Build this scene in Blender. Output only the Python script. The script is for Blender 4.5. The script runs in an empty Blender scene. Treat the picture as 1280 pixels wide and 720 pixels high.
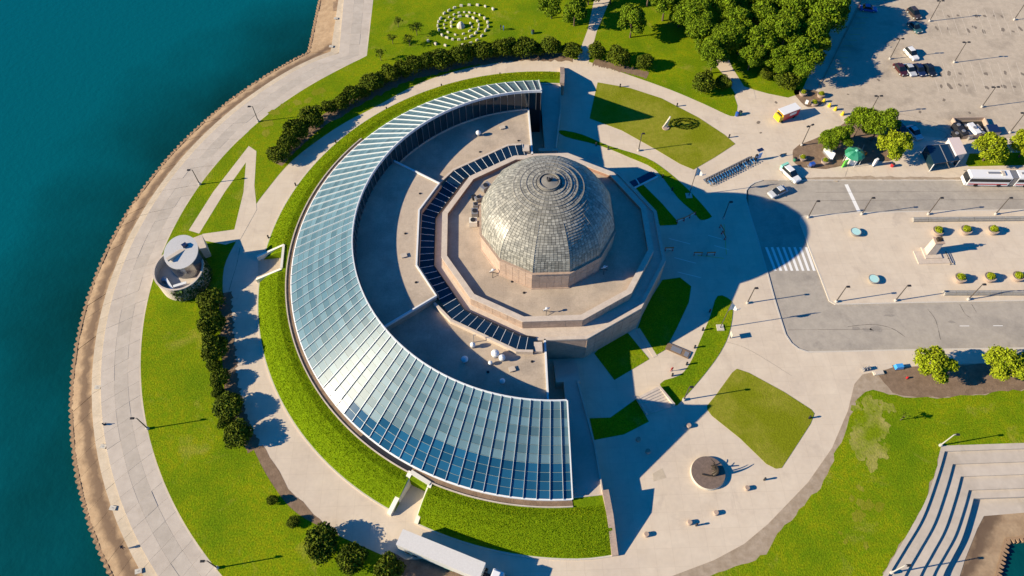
import bpy, bmesh, math, random
import numpy as np
from mathutils import Vector, Matrix
random.seed(7); rng = np.random.default_rng(7)
S = bpy.context.scene
PI = math.pi
def R(a): return math.radians(a)
# ------------------------------------------------------------------ camera (solved from the building's geometry)
F, PITCH, ROLL = 912.6, 33.46, -0.22
YAW = R(-1.8)
def rz(v, a): return (v[0]*math.cos(a)-v[1]*math.sin(a), v[0]*math.sin(a)+v[1]*math.cos(a), v[2])
_p, _r = R(PITCH), R(ROLL)
_r0 = np.array([1, 0, 0.]); _u0 = np.array([0, math.cos(_p), math.sin(_p)]); FW = np.array([0, math.sin(_p), -math.cos(_p)])
RT = math.cos(_r)*_r0 + math.sin(_r)*_u0; UP = -math.sin(_r)*_r0 + math.cos(_r)*_u0
RT = np.array(rz(RT, YAW)); UP = np.array(rz(UP, YAW)); FW = np.array(rz(FW, YAW)); CAM = np.array(rz((-6.9, -90.5, 126.5), YAW))
def P(px, py, z=0.0):
    "ground point (x, y) at height z that the surveyed position px, py stands on"
    d = FW + (px-640)/F*RT - (py-360)/F*UP
    t = (z-CAM[2])/d[2]
    return (CAM[0]+t*d[0], CAM[1]+t*d[1])
def PL(pts, z=0.0): return [P(x, y, z) for x, y in pts]
cd = bpy.data.cameras.new('camera'); cam = bpy.data.objects.new('camera', cd); S.collection.objects.link(cam)
cd.sensor_width = 36; cd.lens = F/1280*36; cd.clip_end = 3000; cd.clip_start = 1
m = Matrix.Identity(4)
for i in range(3):
    m[i][0] = RT[i]; m[i][1] = UP[i]; m[i][2] = -FW[i]; m[i][3] = CAM[i]
cam.matrix_world = m; S.camera = cam
# ------------------------------------------------------------------ light
SUN_EL, SUN_AZ = 24.5, 188.0          # azimuth of the sun, counter-clockwise from +x
w = bpy.data.worlds.new('World'); S.world = w; w.use_nodes = True
nt = w.node_tree; bg = nt.nodes['Background']
sky = nt.nodes.new('ShaderNodeTexSky'); sky.sky_type = 'NISHITA'; sky.sun_disc = False
sky.sun_elevation = R(SUN_EL); sky.sun_rotation = R(90-SUN_AZ); sky.altitude = 200
sky.air_density = 1.0; sky.dust_density = 0.0; sky.ozone_density = 8.0
hs_ = nt.nodes.new('ShaderNodeHueSaturation'); hs_.inputs['Saturation'].default_value = 1.24      # clear, deep blue morning sky
nt.links.new(sky.outputs[0], hs_.inputs['Color']); nt.links.new(hs_.outputs[0], bg.inputs[0]); bg.inputs[1].default_value = 0.085
sl = bpy.data.lights.new('sun', 'SUN'); sl.energy = 5.0; sl.angle = R(0.5); sl.color = (1.0, 0.85, 0.61)
sun = bpy.data.objects.new('sun', sl); S.collection.objects.link(sun)
sd = Vector((math.cos(R(SUN_AZ))*math.cos(R(SUN_EL)), math.sin(R(SUN_AZ))*math.cos(R(SUN_EL)), math.sin(R(SUN_EL))))
sun.rotation_euler = sd.to_track_quat('Z', 'Y').to_euler()
S.view_settings.view_transform = 'Standard'; S.view_settings.look = 'None'; S.view_settings.exposure = 0.88; S.view_settings.gamma = 1
S.render.engine = 'CYCLES'
S.render.resolution_x = 1024; S.render.resolution_y = 576
# ------------------------------------------------------------------ materials
MATS = {}
def mat(name, col, rough=0.8, metal=0.0, var=0.0, scale=1.0, col2=None, bump=0.0, bscale=None, island=0.0, spec=0.3, coat=0.0, big=None, bigscale=0.05, bigmix=(0.45, 0.6), joints=0.0, radial=None, third=None):
    mt = bpy.data.materials.new(name); mt.use_nodes = True; N = mt.node_tree; L = N.links
    b = N.nodes['Principled BSDF']
    b.inputs['Roughness'].default_value = rough; b.inputs['Metallic'].default_value = metal
    b.inputs['Specular IOR Level'].default_value = spec; b.inputs['Coat Weight'].default_value = coat
    tc = N.nodes.new('ShaderNodeTexCoord'); geo = N.nodes.new('ShaderNodeNewGeometry')
    cur = N.nodes.new('ShaderNodeRGB'); cur.outputs[0].default_value = (*col, 1); out = cur.outputs[0]
    if col2:
        n = N.nodes.new('ShaderNodeTexNoise'); n.inputs['Scale'].default_value = scale; n.inputs['Detail'].default_value = 8; n.inputs['Roughness'].default_value = 0.65
        L.new(geo.outputs['Position'], n.inputs['Vector'])
        r = N.nodes.new('ShaderNodeValToRGB'); r.color_ramp.elements[0].position = 0.36; r.color_ramp.elements[1].position = 0.64
        L.new(n.outputs['Fac'], r.inputs[0])
        mx = N.nodes.new('ShaderNodeMixRGB'); L.new(r.outputs[0], mx.inputs[0]); L.new(out, mx.inputs[1]); mx.inputs[2].default_value = (*col2, 1); out = mx.outputs[0]
    if big:
        n = N.nodes.new('ShaderNodeTexNoise'); n.inputs['Scale'].default_value = bigscale; n.inputs['Detail'].default_value = 6; n.inputs['Roughness'].default_value = 0.6
        L.new(geo.outputs['Position'], n.inputs['Vector'])
        r = N.nodes.new('ShaderNodeValToRGB'); r.color_ramp.elements[0].position = bigmix[0]; r.color_ramp.elements[1].position = bigmix[1]
        L.new(n.outputs['Fac'], r.inputs[0])
        mx = N.nodes.new('ShaderNodeMixRGB'); L.new(r.outputs[0], mx.inputs[0]); L.new(out, mx.inputs[1]); mx.inputs[2].default_value = (*big, 1); out = mx.outputs[0]
    if third:
        n = N.nodes.new('ShaderNodeTexNoise'); n.inputs['Scale'].default_value = .16; n.inputs['Detail'].default_value = 9; n.inputs['Roughness'].default_value = .7; n.inputs['Distortion'].default_value = .6
        L.new(geo.outputs['Position'], n.inputs['Vector'])
        r = N.nodes.new('ShaderNodeValToRGB'); r.color_ramp.elements[0].position = .56; r.color_ramp.elements[1].position = .78
        L.new(n.outputs['Fac'], r.inputs[0])
        mx = N.nodes.new('ShaderNodeMixRGB'); L.new(r.outputs[0], mx.inputs[0]); L.new(out, mx.inputs[1]); mx.inputs[2].default_value = (*third, 1); out = mx.outputs[0]
    if var:
        n = N.nodes.new('ShaderNodeTexNoise'); n.inputs['Scale'].default_value = scale*4; n.inputs['Detail'].default_value = 6
        L.new(geo.outputs['Position'], n.inputs['Vector'])
        mr = N.nodes.new('ShaderNodeMapRange'); mr.inputs[1].default_value = 0.3; mr.inputs[2].default_value = 0.7; mr.inputs[3].default_value = 1-var; mr.inputs[4].default_value = 1+var
        L.new(n.outputs['Fac'], mr.inputs[0])
        vm = N.nodes.new('ShaderNodeVectorMath'); vm.operation = 'SCALE'; L.new(out, vm.inputs[0]); L.new(mr.outputs[0], vm.inputs['Scale']); out = vm.outputs[0]
    if island:
        oi = N.nodes.new('ShaderNodeObjectInfo')
        ad = N.nodes.new('ShaderNodeMath'); L.new(oi.outputs['Random'], ad.inputs[0]); L.new(geo.outputs['Random Per Island'], ad.inputs[1])
        fr = N.nodes.new('ShaderNodeMath'); fr.operation = 'FRACT'; L.new(ad.outputs[0], fr.inputs[0])
        mr = N.nodes.new('ShaderNodeMapRange'); mr.inputs[3].default_value = 1-island; mr.inputs[4].default_value = 1+island
        L.new(fr.outputs[0], mr.inputs[0])
        vm = N.nodes.new('ShaderNodeVectorMath'); vm.operation = 'SCALE'; L.new(out, vm.inputs[0]); L.new(mr.outputs[0], vm.inputs['Scale']); out = vm.outputs[0]
    if radial:
        # tide and weed stain: a ring-shaped belt on the sloping slabs
        sb = N.nodes.new('ShaderNodeVectorMath'); sb.operation = 'SUBTRACT'; L.new(geo.outputs['Position'], sb.inputs[0]); sb.inputs[1].default_value = (-.6, -2.7, 0)
        le = N.nodes.new('ShaderNodeVectorMath'); le.operation = 'LENGTH'; L.new(sb.outputs[0], le.inputs[0])
        nz = N.nodes.new('ShaderNodeTexNoise'); nz.inputs['Scale'].default_value = .45; nz.inputs['Detail'].default_value = 7; L.new(geo.outputs['Position'], nz.inputs['Vector'])
        ma = N.nodes.new('ShaderNodeMath'); ma.operation = 'MULTIPLY_ADD'; L.new(nz.outputs['Fac'], ma.inputs[0]); ma.inputs[1].default_value = 3.2; L.new(le.outputs['Value'], ma.inputs[2])
        rr = N.nodes.new('ShaderNodeValToRGB'); el = rr.color_ramp.elements; el[0].position = .0; el[0].color = (0, 0, 0, 1); el[1].position = 1; el[1].color = (0, 0, 0, 1)
        for p_, v_ in ((.22, .25), (.4, 1), (.55, .9), (.72, .1)): e_ = el.new(p_); e_.color = (v_, v_, v_, 1)
        mr = N.nodes.new('ShaderNodeMapRange'); mr.inputs[1].default_value = 91.0; mr.inputs[2].default_value = 97.5; L.new(ma.outputs[0], mr.inputs[0]); L.new(mr.outputs[0], rr.inputs[0])
        mx = N.nodes.new('ShaderNodeMixRGB'); L.new(rr.outputs[0], mx.inputs[0]); L.new(out, mx.inputs[1]); mx.inputs[2].default_value = (*radial, 1); out = mx.outputs[0]
    if joints:
        bt = N.nodes.new('ShaderNodeTexBrick'); bt.offset = 0; bt.inputs['Scale'].default_value = 1/joints; bt.inputs['Mortar Size'].default_value = .010; bt.inputs['Brick Width'].default_value = 1; bt.inputs['Row Height'].default_value = 1
        bt.inputs['Color1'].default_value = (1, 1, 1, 1); bt.inputs['Color2'].default_value = (.965, .965, .965, 1); bt.inputs['Mortar'].default_value = (.88, .87, .86, 1); L.new(geo.outputs['Position'], bt.inputs['Vector'])
        mx = N.nodes.new('ShaderNodeMixRGB'); mx.blend_type = 'MULTIPLY'; mx.inputs[0].default_value = 1; L.new(out, mx.inputs[1]); L.new(bt.outputs[0], mx.inputs[2]); out = mx.outputs[0]
    L.new(out, b.inputs['Base Color'])
    if bump:
        n = N.nodes.new('ShaderNodeTexNoise'); n.inputs['Scale'].default_value = bscale or scale*6; n.inputs['Detail'].default_value = 6
        L.new(geo.outputs['Position'], n.inputs['Vector'])
        bp = N.nodes.new('ShaderNodeBump'); bp.inputs['Strength'].default_value = bump; bp.inputs['Distance'].default_value = 0.15
        L.new(n.outputs['Fac'], bp.inputs['Height']); L.new(bp.outputs[0], b.inputs['Normal'])
    MATS[name] = mt; return mt
mat('concrete', (.635, .54, .425), .9, var=.05, scale=.35, col2=(.585, .49, .38), big=(.52, .435, .35), bigscale=.06, bigmix=(.5, .78), joints=3.0, third=(.47, .39, .31))
mat('slab', (.55, .48, .40), .9, var=.06, scale=.5, col2=(.48, .415, .345), island=.035, big=(.43, .37, .305), bigscale=.08, bigmix=(.5, .75), third=(.42, .36, .29))
mat('slab_mid', (.50, .44, .37), .9, var=.07, scale=.5, col2=(.44, .385, .32), island=.06, third=(.39, .335, .275))
mat('slab_tan', (.50, .42, .32), .9, var=.1, scale=.5, col2=(.43, .36, .27), island=.06)
mat('revet', (.40, .285, .175), .95, var=.16, scale=.6, col2=(.31, .21, .125), island=.06, radial=(.13, .085, .055))
mat('pile', (.33, .21, .12), .9, var=.2, scale=2)
mat('lawn', (.14, .225, .004), 1, var=.32, scale=.9, col2=(.215, .24, .005), bump=.6, bscale=3.5, big=(.105, .18, .004), bigscale=.09, bigmix=(.42, .66), spec=.03, third=(.28, .26, .04))
mat('lawn_dry', (.26, .25, .03), 1, var=.2, scale=.9, col2=(.19, .21, .015), bump=.5, bscale=3.5, big=(.17, .195, .008), bigscale=.09, spec=.03)
mat('straw', (.34, .31, .09), 1, var=.22, scale=.7, col2=(.25, .25, .04), bump=.5, bscale=3, big=(.16, .22, .006), bigscale=.2, bigmix=(.42, .62), spec=.03)
mat('berm', (.15, .23, .004), 1, var=.25, scale=1.2, col2=(.11, .18, .004), bump=.6, bscale=3, spec=.03)
mat('tuft', (.215, .305, .005), 1, island=.26, col2=(.29, .32, .008), scale=.22, spec=.03)
mat('dirt', (.24, .165, .11), .97, var=.2, scale=.8, col2=(.17, .115, .075), bump=.3)
mat('dust', (.40, .32, .24), .97, var=.15, scale=.8, col2=(.30, .23, .16))
mat('asphalt', (.41, .365, .305), .92, var=.08, scale=.6, col2=(.36, .32, .27), big=(.285, .255, .22), bigscale=.12, bigmix=(.52, .74), third=(.25, .225, .195))
mat('lot', (.50, .42, .325), .93, var=.10, scale=.7, col2=(.43, .36, .28), big=(.33, .275, .215), bigscale=.16, bigmix=(.5, .70))
mat('asphalt_dark', (.29, .26, .225), .92, var=.12, scale=1.2)
mat('paint', (.78, .77, .74), .7, var=.08, scale=2)
mat('paint_yellow', (.62, .47, .10), .7, var=.15, scale=2)
mat('kerb', (.55, .50, .43), .9, var=.08, scale=1)
mat('granite', (.44, .325, .25), .8, var=.16, scale=.9, col2=(.35, .26, .205), island=.06)
mat('granite_red', (.36, .21, .15), .7, var=.15, scale=.9, col2=(.29, .165, .12))
mat('stone_cap', (.57, .49, .41), .85, var=.1, scale=.8, col2=(.50, .42, .35))
mat('roofing', (.49, .405, .315), .92, var=.10, scale=.9, col2=(.44, .36, .28), big=(.37, .305, .24), bigscale=.15, joints=1.8, third=(.36, .30, .24))
mat('white_metal', (.68, .70, .71), .4, var=.04, scale=1, spec=.4)
mat('fin', (.58, .61, .63), .45, metal=.1, spec=.4)
mat('pane', (.072, .143, .185), .33, island=.16, spec=.17)
mat('pane_frit', (.10, .178, .222), .35, island=.14, spec=.17)
mat('reflection_pane', (.012, .075, .15), .10, island=.25, spec=.5)  # dark blue imitates a reflection seen low on the southern roof glass
mat('wall_glass', (.012, .035, .05), .08, island=.3, spec=.5)
mat('skylight_glass', (.006, .022, .05), .06, island=.3, spec=.5)
mat('dark_metal', (.03, .03, .035), .5, metal=.3)
mat('grey_metal', (.33, .33, .34), .45, metal=.5)
mat('pole_metal', (.10, .085, .075), .55, metal=.2)
mat('pole_pale', (.45, .43, .40), .5)
mat('dome_tile', (.33, .315, .265), .42, island=.32, var=.15, scale=1.6, col2=(.235, .23, .20), spec=.5)
mat('dome_joint', (.10, .10, .10), .8)
mat('dome_rib', (.24, .225, .195), .5, var=.15, scale=2)
mat('leaf', (.10, .172, .006), .8, island=.5, spec=.12, col2=(.14, .20, .006), scale=.5)
mat('leaf_light', (.21, .275, .008), .8, island=.4, spec=.12, col2=(.26, .30, .012), scale=.5)
mat('leaf_dark', (.062, .095, .006), .8, island=.55, spec=.1, col2=(.10, .125, .007), scale=.35)
mat('bark', (.12, .085, .06), .95, var=.2, scale=4)
mat('stone_white', (.58, .54, .46), .85, var=.15, scale=1.5, col2=(.46, .42, .35))
mat('bronze', (.06, .05, .04), .5, metal=.5)
mat('terracotta', (.40, .31, .25), .9, var=.12, scale=2)
mat('rubber', (.02, .02, .02), .8)
mat('car_glass', (.01, .015, .02), .05, spec=.6)
for n, c in dict(white=(.75, .75, .75), silver=(.48, .50, .52), black=(.012, .013, .017), darkred=(.055, .012, .014), navy=(.012, .022, .07), blue=(.02, .08, .36), teal=(.03, .09, .10), bronze=(.05, .035, .03), red=(.52, .02, .03), yellow=(.75, .55, .02), mint=(.25, .62, .50), green=(.02, .19, .10), lime=(.12, .62, .05), orange=(.75, .20, .02), skyblue=(.05, .30, .70), pinkwhite=(.66, .55, .52), cream=(.72, .68, .58)).items():
    mat('car_'+n, c, .3, spec=.5, coat=.4)
mat('bowl_teal', (.42, .68, .66), .5, var=.05)
mat('cloth_dark', (.03, .035, .05), .9); mat('cloth_red', (.4, .04, .04), .9); mat('cloth_blue', (.05, .10, .28), .9)
mat('grey_stone', (.34, .32, .29), .85, var=.12, scale=1.2, col2=(.27, .255, .235)); mat('trailer_roof', (.62, .60, .57), .7, var=.05); mat('canopy_green', (.05, .28, .17), .6)
mat('purlin', (.20, .29, .31), .4, spec=.5)
mat('pale_steel', (.62, .60, .56), .38, metal=.55, var=.06); mat('brushed_steel', (.22, .24, .28), .2, metal=.9, var=.05)
mat('plinth_brown', (.20, .145, .115), .7, var=.2, scale=2, col2=(.14, .105, .085)); mat('bay_paint', (.58, .505, .405), .9, var=.2, scale=1.5); mat('stain', (.20, .165, .13), .85, var=.25, scale=1.2); mat('crack', (.13, .115, .10), .95)
mat('skin', (.45, .28, .2), .6)
mat('vine', (.045, .085, .012), .9, island=.4)
mat('flag_cloth', (.75, .72, .70), .8)
# water: teal body colour, darker weed beds near the shore, ripples
wm = bpy.data.materials.new('water'); wm.use_nodes = True; N = wm.node_tree; L = N.links; b = N.nodes['Principled BSDF']
geo = N.nodes.new('ShaderNodeNewGeometry'); sep = N.nodes.new('ShaderNodeSeparateXYZ'); L.new(geo.outputs['Position'], sep.inputs[0])
ln = N.nodes.new('ShaderNodeVectorMath'); ln.operation = 'LENGTH'; L.new(geo.outputs['Position'], ln.inputs[0])
n1 = N.nodes.new('ShaderNodeTexNoise'); n1.inputs['Scale'].default_value = .05; n1.inputs['Detail'].default_value = 7; L.new(geo.outputs['Position'], n1.inputs['Vector'])
ad = N.nodes.new('ShaderNodeMath'); ad.operation = 'MULTIPLY_ADD'; L.new(n1.outputs['Fac'], ad.inputs[0]); ad.inputs[1].default_value = 44; L.new(ln.outputs['Value'], ad.inputs[2])
rp = N.nodes.new('ShaderNodeMapRange'); rp.inputs[1].default_value = 114; rp.inputs[2].default_value = 146; L.new(ad.outputs[0], rp.inputs[0])
mx = N.nodes.new('ShaderNodeMixRGB'); L.new(rp.outputs[0], mx.inputs[0]); mx.inputs[1].default_value = (.0015, .036, .034, 1); mx.inputs[2].default_value = (.001, .094, .112, 1)
L.new(mx.outputs[0], b.inputs['Base Color'])
b.inputs['Roughness'].default_value = .12; b.inputs['IOR'].default_value = 1.33
n2 = N.nodes.new('ShaderNodeTexNoise'); n2.inputs['Scale'].default_value = .8; n2.inputs['Detail'].default_value = 6; L.new(geo.outputs['Position'], n2.inputs['Vector'])
bp = N.nodes.new('ShaderNodeBump'); bp.inputs['Strength'].default_value = .3; bp.inputs['Distance'].default_value = .3; L.new(n2.outputs['Fac'], bp.inputs['Height']); L.new(bp.outputs[0], b.inputs['Normal'])
MATS['water'] = wm
# ------------------------------------------------------------------ mesh helpers
col = S.collection
class MB:
    def __init__(s): s.v = []; s.f = []; s.m = []; s.mi = 0
    def add(s, vs, fs):
        o = len(s.v); s.v.extend([tuple(map(float, v)) for v in vs]); s.f.extend([tuple(i+o for i in f) for f in fs]); s.m.extend([s.mi]*len(fs)); return s
    def box(s, c, sz, a=0.0, taper=1.0):
        x, y, z = (q/2 for q in sz); t = taper; ca, sa = math.cos(a), math.sin(a)
        vs = []
        for dz, k in ((-z, 1), (z, t)):
            for dx, dy in ((-x, -y), (x, -y), (x, y), (-x, y)):
                X, Y = dx*k, dy*k; vs.append((c[0]+X*ca-Y*sa, c[1]+X*sa+Y*ca, c[2]+dz))
        return s.add(vs, [(3, 2, 1, 0), (4, 5, 6, 7), (0, 1, 5, 4), (1, 2, 6, 5), (2, 3, 7, 6), (3, 0, 4, 7)])
    def prism(s, poly, z0, z1, top=None, bottom=True):
        n = len(poly); t = top or poly
        a = sum(poly[i][0]*poly[(i+1) % n][1]-poly[(i+1) % n][0]*poly[i][1] for i in range(n))
        if a < 0: poly = poly[::-1]; t = t[::-1]
        zf = (lambda p: z1(p)) if callable(z1) else (lambda p: z1)
        vs = [(p[0], p[1], z0) for p in poly]+[(p[0], p[1], zf(p)) for p in t]
        fs = [tuple(range(n, 2*n))]+[(i, (i+1) % n, n+(i+1) % n, n+i) for i in range(n)]
        if bottom: fs.append(tuple(range(n-1, -1, -1)))
        return s.add(vs, fs)
    def lathe(s, prof, n=24, c=(0, 0), a0=0.0, cap=True):
        vs = []
        for r, z in prof:
            for k in range(n): vs.append((c[0]+r*math.cos(a0+2*PI*k/n), c[1]+r*math.sin(a0+2*PI*k/n), z))
        fs = [(i*n+k, i*n+(k+1) % n, (i+1)*n+(k+1) % n, (i+1)*n+k) for i in range(len(prof)-1) for k in range(n)]
        if cap: fs += [tuple(range(n-1, -1, -1)), tuple((len(prof)-1)*n+k for k in range(n))]
        return s.add(vs, fs)
    def ring(s, prof, a0, a1, n, c=(0, 0), closed=True):
        "closed (r,z) profile swept by angle a0..a1 (radians)"
        m_ = len(prof); vs = []
        for k in range(n+1):
            a = a0+(a1-a0)*k/n
            vs += [(c[0]+r*math.cos(a), c[1]+r*math.sin(a), z) for r, z in prof]
        fs = []
        for k in range(n):
            for i in range(m_):
                j = (i+1) % m_; fs.append((k*m_+i, k*m_+j, (k+1)*m_+j, (k+1)*m_+i))
        fs += [tuple(range(m_-1, -1, -1)), tuple(n*m_+i for i in range(m_))]
        return s.add(vs, fs)
    def tube(s, p0, p1, r0, r1=None, n=6):
        r1 = r0 if r1 is None else r1
        p0, p1 = Vector(p0), Vector(p1); d = (p1-p0).normalized(); u = d.orthogonal().normalized(); v = d.cross(u)
        vs = [p0+(u*math.cos(2*PI*k/n)+v*math.sin(2*PI*k/n))*r0 for k in range(n)]+[p1+(u*math.cos(2*PI*k/n)+v*math.sin(2*PI*k/n))*r1 for k in range(n)]
        return s.add(vs, [(k, (k+1) % n, n+(k+1) % n, n+k) for k in range(n)]+[tuple(range(n-1, -1, -1)), tuple(range(n, 2*n))])
    def strip(s, pts, wd, z0, z1):
        "wall of width wd along a polyline"
        n = len(pts); Lf = []; Rt = []
        for i in range(n):
            a = Vector(pts[max(i-1, 0)][:2]); b_ = Vector(pts[min(i+1, n-1)][:2]); d = (b_-a).normalized(); nn = Vector((-d.y, d.x))*wd/2
            p = Vector(pts[i][:2]); Lf.append(p+nn); Rt.append(p-nn)
        for i in range(n-1):
            q = [Lf[i], Rt[i], Rt[i+1], Lf[i+1]]
            za = z1[i] if isinstance(z1, (list, tuple)) else z1; zb = z1[i+1] if isinstance(z1, (list, tuple)) else z1
            vs = [(p.x, p.y, z0) for p in q]+[(q[0].x, q[0].y, za), (q[1].x, q[1].y, za), (q[2].x, q[2].y, zb), (q[3].x, q[3].y, zb)]
            s.add(vs, [(0, 3, 2, 1)[::-1], (4, 5, 6, 7), (0, 1, 5, 4), (1, 2, 6, 5), (2, 3, 7, 6), (3, 0, 4, 7)])
        return s
    def build(s, name, mats, parent=None, smooth=False, loc=None):
        me = bpy.data.meshes.new(name); me.from_pydata(s.v, [], s.f)
        for q in (mats if isinstance(mats, (list, tuple)) else [mats]): me.materials.append(MATS[q])
        if any(s.m): me.polygons.foreach_set('material_index', s.m)
        me.validate(); me.update()
        bmm = bmesh.new(); bmm.from_mesh(me)
        if len(bmm.faces) < 20000: bmesh.ops.recalc_face_normals(bmm, faces=bmm.faces)
        bmm.to_mesh(me); bmm.free()
        if smooth: me.polygons.foreach_set('use_smooth', [True]*len(me.polygons))
        o = bpy.data.objects.new(name, me); col.objects.link(o)
        if parent: o.parent = parent
        if loc: o.location = loc
        return o
def tag(o, label=None, cat=None, group=None, kind=None):
    if label: o['label'] = label
    if cat: o['category'] = cat
    if group: o['group'] = group
    if kind: o['kind'] = kind
    return o
def empty(name, loc=(0, 0, 0), a=0.0, label=None, cat=None, group=None):
    o = bpy.data.objects.new(name, None); col.objects.link(o); o.location = loc if len(loc) == 3 else (*loc, 0); o.rotation_euler = (0, 0, a); o.empty_display_size = .3
    return tag(o, label, cat, group)
def copy_tree(o, loc, a=None, label=None, group=None, sc=None):
    c = o.copy(); col.objects.link(c); c.location = loc if len(loc) == 3 else (*loc, 0)
    if a is not None: c.rotation_euler = (0, 0, a)
    if sc: c.scale = sc if isinstance(sc, tuple) else (sc,)*3
    if label: c['label'] = label
    if group: c['group'] = group
    def rec(src, dst):
        for ch in src.children:
            k = ch.copy(); col.objects.link(k); k.parent = dst; rec(ch, k)
    rec(o, c); return c
ORD = ['nearest', 'second', 'third', 'fourth', 'fifth', 'sixth', 'seventh', 'eighth', 'ninth', 'tenth', 'eleventh', 'twelfth', 'thirteenth', 'fourteenth', 'fifteenth', 'sixteenth', 'seventeenth', 'eighteenth', 'nineteenth', 'twentieth', 'twenty-first', 'twenty-second', 'twenty-third', 'twenty-fourth', 'twenty-fifth']
def smooth_line(pts, n=6, closed=False):
    P_ = [np.array(p, float) for p in pts]; out = []; N_ = len(P_)
    for i in range(N_ if closed else N_-1):
        if closed: p0, p1, p2, p3 = P_[i-1], P_[i], P_[(i+1) % N_], P_[(i+2) % N_]
        else: p0, p1, p2, p3 = P_[max(i-1, 0)], P_[i], P_[i+1], P_[min(i+2, N_-1)]
        for k in range(n):
            t = k/n; out.append(tuple(.5*((2*p1)+(-p0+p2)*t+(2*p0-5*p1+4*p2-p3)*t*t+(-p0+3*p1-3*p2+p3)*t**3)))
    if not closed: out.append(tuple(P_[-1]))
    return out
def arc(r, a0, a1, n, c=(0, 0)): return [(c[0]+r*math.cos(R(a0+(a1-a0)*k/n)), c[1]+r*math.sin(R(a0+(a1-a0)*k/n))) for k in range(n+1)]
def flat(name, pts, z, material, kind='structure', label=None, base=-.5, rough=False, parent=None):
    if rough:
        q = []
        for i, p in enumerate(pts):
            a = np.array(p); b_ = np.array(pts[(i+1) % len(pts)]); d = np.linalg.norm(b_-a); k = max(1, int(d/1.1))
            for j in range(k): q.append(tuple(a+(b_-a)*j/k+rng.normal(0, .16 if d < 25 else .05, 2)))
        pts = q
    o = MB().prism(pts, base, z, bottom=False).build(name, material, parent)
    if parent is None: tag(o, label, None, None, kind)
    return o
# ================================================================== SETTING
WZ = -3.0; PC = (-.6, -2.7)
# ---- water
o = MB().add([(-1500, -1500, WZ), (1500, -1500, WZ), (1500, 1500, WZ), (-1500, 1500, WZ)], [(0, 1, 2, 3)]).build('lake_water', 'water'); tag(o, kind='structure')
# ---- promenade and revetment lines (arc, then the straight leg going north)
def ang(px, py, z=0):
    x, y = P(px, py, z); return math.degrees(math.atan2(y-PC[1], x-PC[0])) % 360
A_N, A_S = ang(383, 68, -2), 258.0
def shore(r, corner, top, z, n=62, up=140):
    c = P(*corner, z); t = P(*top, z); ac = math.degrees(math.atan2(c[1]-PC[1], c[0]-PC[0])) % 360
    d = np.array(t)-np.array(c); d /= np.linalg.norm(d); rc = math.hypot(c[0]-PC[0], c[1]-PC[1]); out = []
    for k in range(n):
        f = k/n; a = R(A_S+(ac-A_S)*f); rr = r+(rc-r)*max(0, (f-.93)/.07)**2; out.append((PC[0]+rr*math.cos(a), PC[1]+rr*math.sin(a)))
    return out+[c]+[tuple(np.array(c)+d*k*4.4) for k in range(1, int(up/4.4))]
def resample(line, n):
    q = np.array(line); s = np.r_[0, np.cumsum(np.hypot(*np.diff(q, axis=0).T))]; u = np.linspace(0, s[-1], n)
    return np.c_[np.interp(u, s, q[:, 0]), np.interp(u, s, q[:, 1])]
l_out = shore(95.4, (386, 66), (400, 0), -2.4); l_mid = shore(90.9, (414, 67), (424, 0), -1.3); l_tan = shore(89.0, (424, 68), (430, 0), -.35); l_in = shore(81.5, (459, 70), (467, 0), 0)
l_b1 = shore(86.5, (436, 69), (443, 0), 0); l_b2 = shore(84.0, (448, 69), (455, 0), 0)
NS = 84
# land body under everything
land = list(map(tuple, resample(shore(95.2, (386, 66), (400, 0), -2.4), 160)))
basin = PL([(1244, 735), (1246, 718), (1252, 695), (1257, 675), (1284, 672)], -2.6)
bx = basin[-1]
landpoly = land+[(-40, 420), (520, 420), (520, bx[1]), basin[-1]]+basin[::-1][1:]+[(basin[0][0]-4, -140), (-25, -140)]
o = MB().prism(landpoly, -6, -2.55).build('ground', 'dirt'); tag(o, kind='structure')
hp = list(map(tuple, resample(shore(88.4, (427, 68), (433, 0), -.3), 160)))
hp += [(-40, 420), (520, 420), (520, P(1280, 553)[1]+.3)]+PL([(1290, 555), (1181, 558), (1177, 566), (1172, 597), (1154, 647), (1132, 685), (1112, 717), (1100, 735)])[0:]+[(P(1090, 760)[0], -140), (-25, -140)]
o = MB().prism(hp, -3.2, -.16).build('subsoil', 'dirt'); tag(o, kind='structure')
# promenade slabs (parts of the promenade) and sloping revetment slabs
def slabs(root, A, B, za, zb, n, matn, gap=.014, name='slab', jit=.012):
    a = np.array(A); b_ = np.array(B)
    for i in range(min(len(a), 84)-1):
        q = np.array([a[i], a[i+1], b_[i+1], b_[i]]); c = q.mean(0)
        e = (q[1]-q[0]); q2 = q.copy(); le = np.linalg.norm(e); g = gap/le
        q2[0] = q[0]+(q[1]-q[0])*g; q2[1] = q[1]-(q[1]-q[0])*g; q2[3] = q[3]+(q[2]-q[3])*g; q2[2] = q[2]-(q[2]-q[3])*g
        for u, v in ((0, 3), (1, 2)):
            d = q2[v]-q2[u]; d /= np.linalg.norm(d); q2[u] = q2[u]+d*.008; q2[v] = q2[v]-d*.008
        j = rng.normal(0, jit); zz = [za+j, za+j, zb+j, zb+j]
        vs = [(*(p-c), -.4+min(za, zb)) for p in q2]+[(*(p-c), z) for p, z in zip(q2, zz)]
        MB().add(vs, [(3, 2, 1, 0), (4, 5, 6, 7), (0, 1, 5, 4), (1, 2, 6, 5), (2, 3, 7, 6), (3, 0, 4, 7)]).build(name, matn, root, loc=(c[0], c[1], 0))
prom = MB()
ra, rb = resample(l_in, 161), resample(l_tan, 161)
prom.add([(*p, -.05) for p in ra]+[(*p, -.05) for p in rb], [(i, i+1, 162+i, 161+i) for i in range(160)])
prom = prom.build('promenade', 'dust'); tag(prom, kind='structure')
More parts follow.
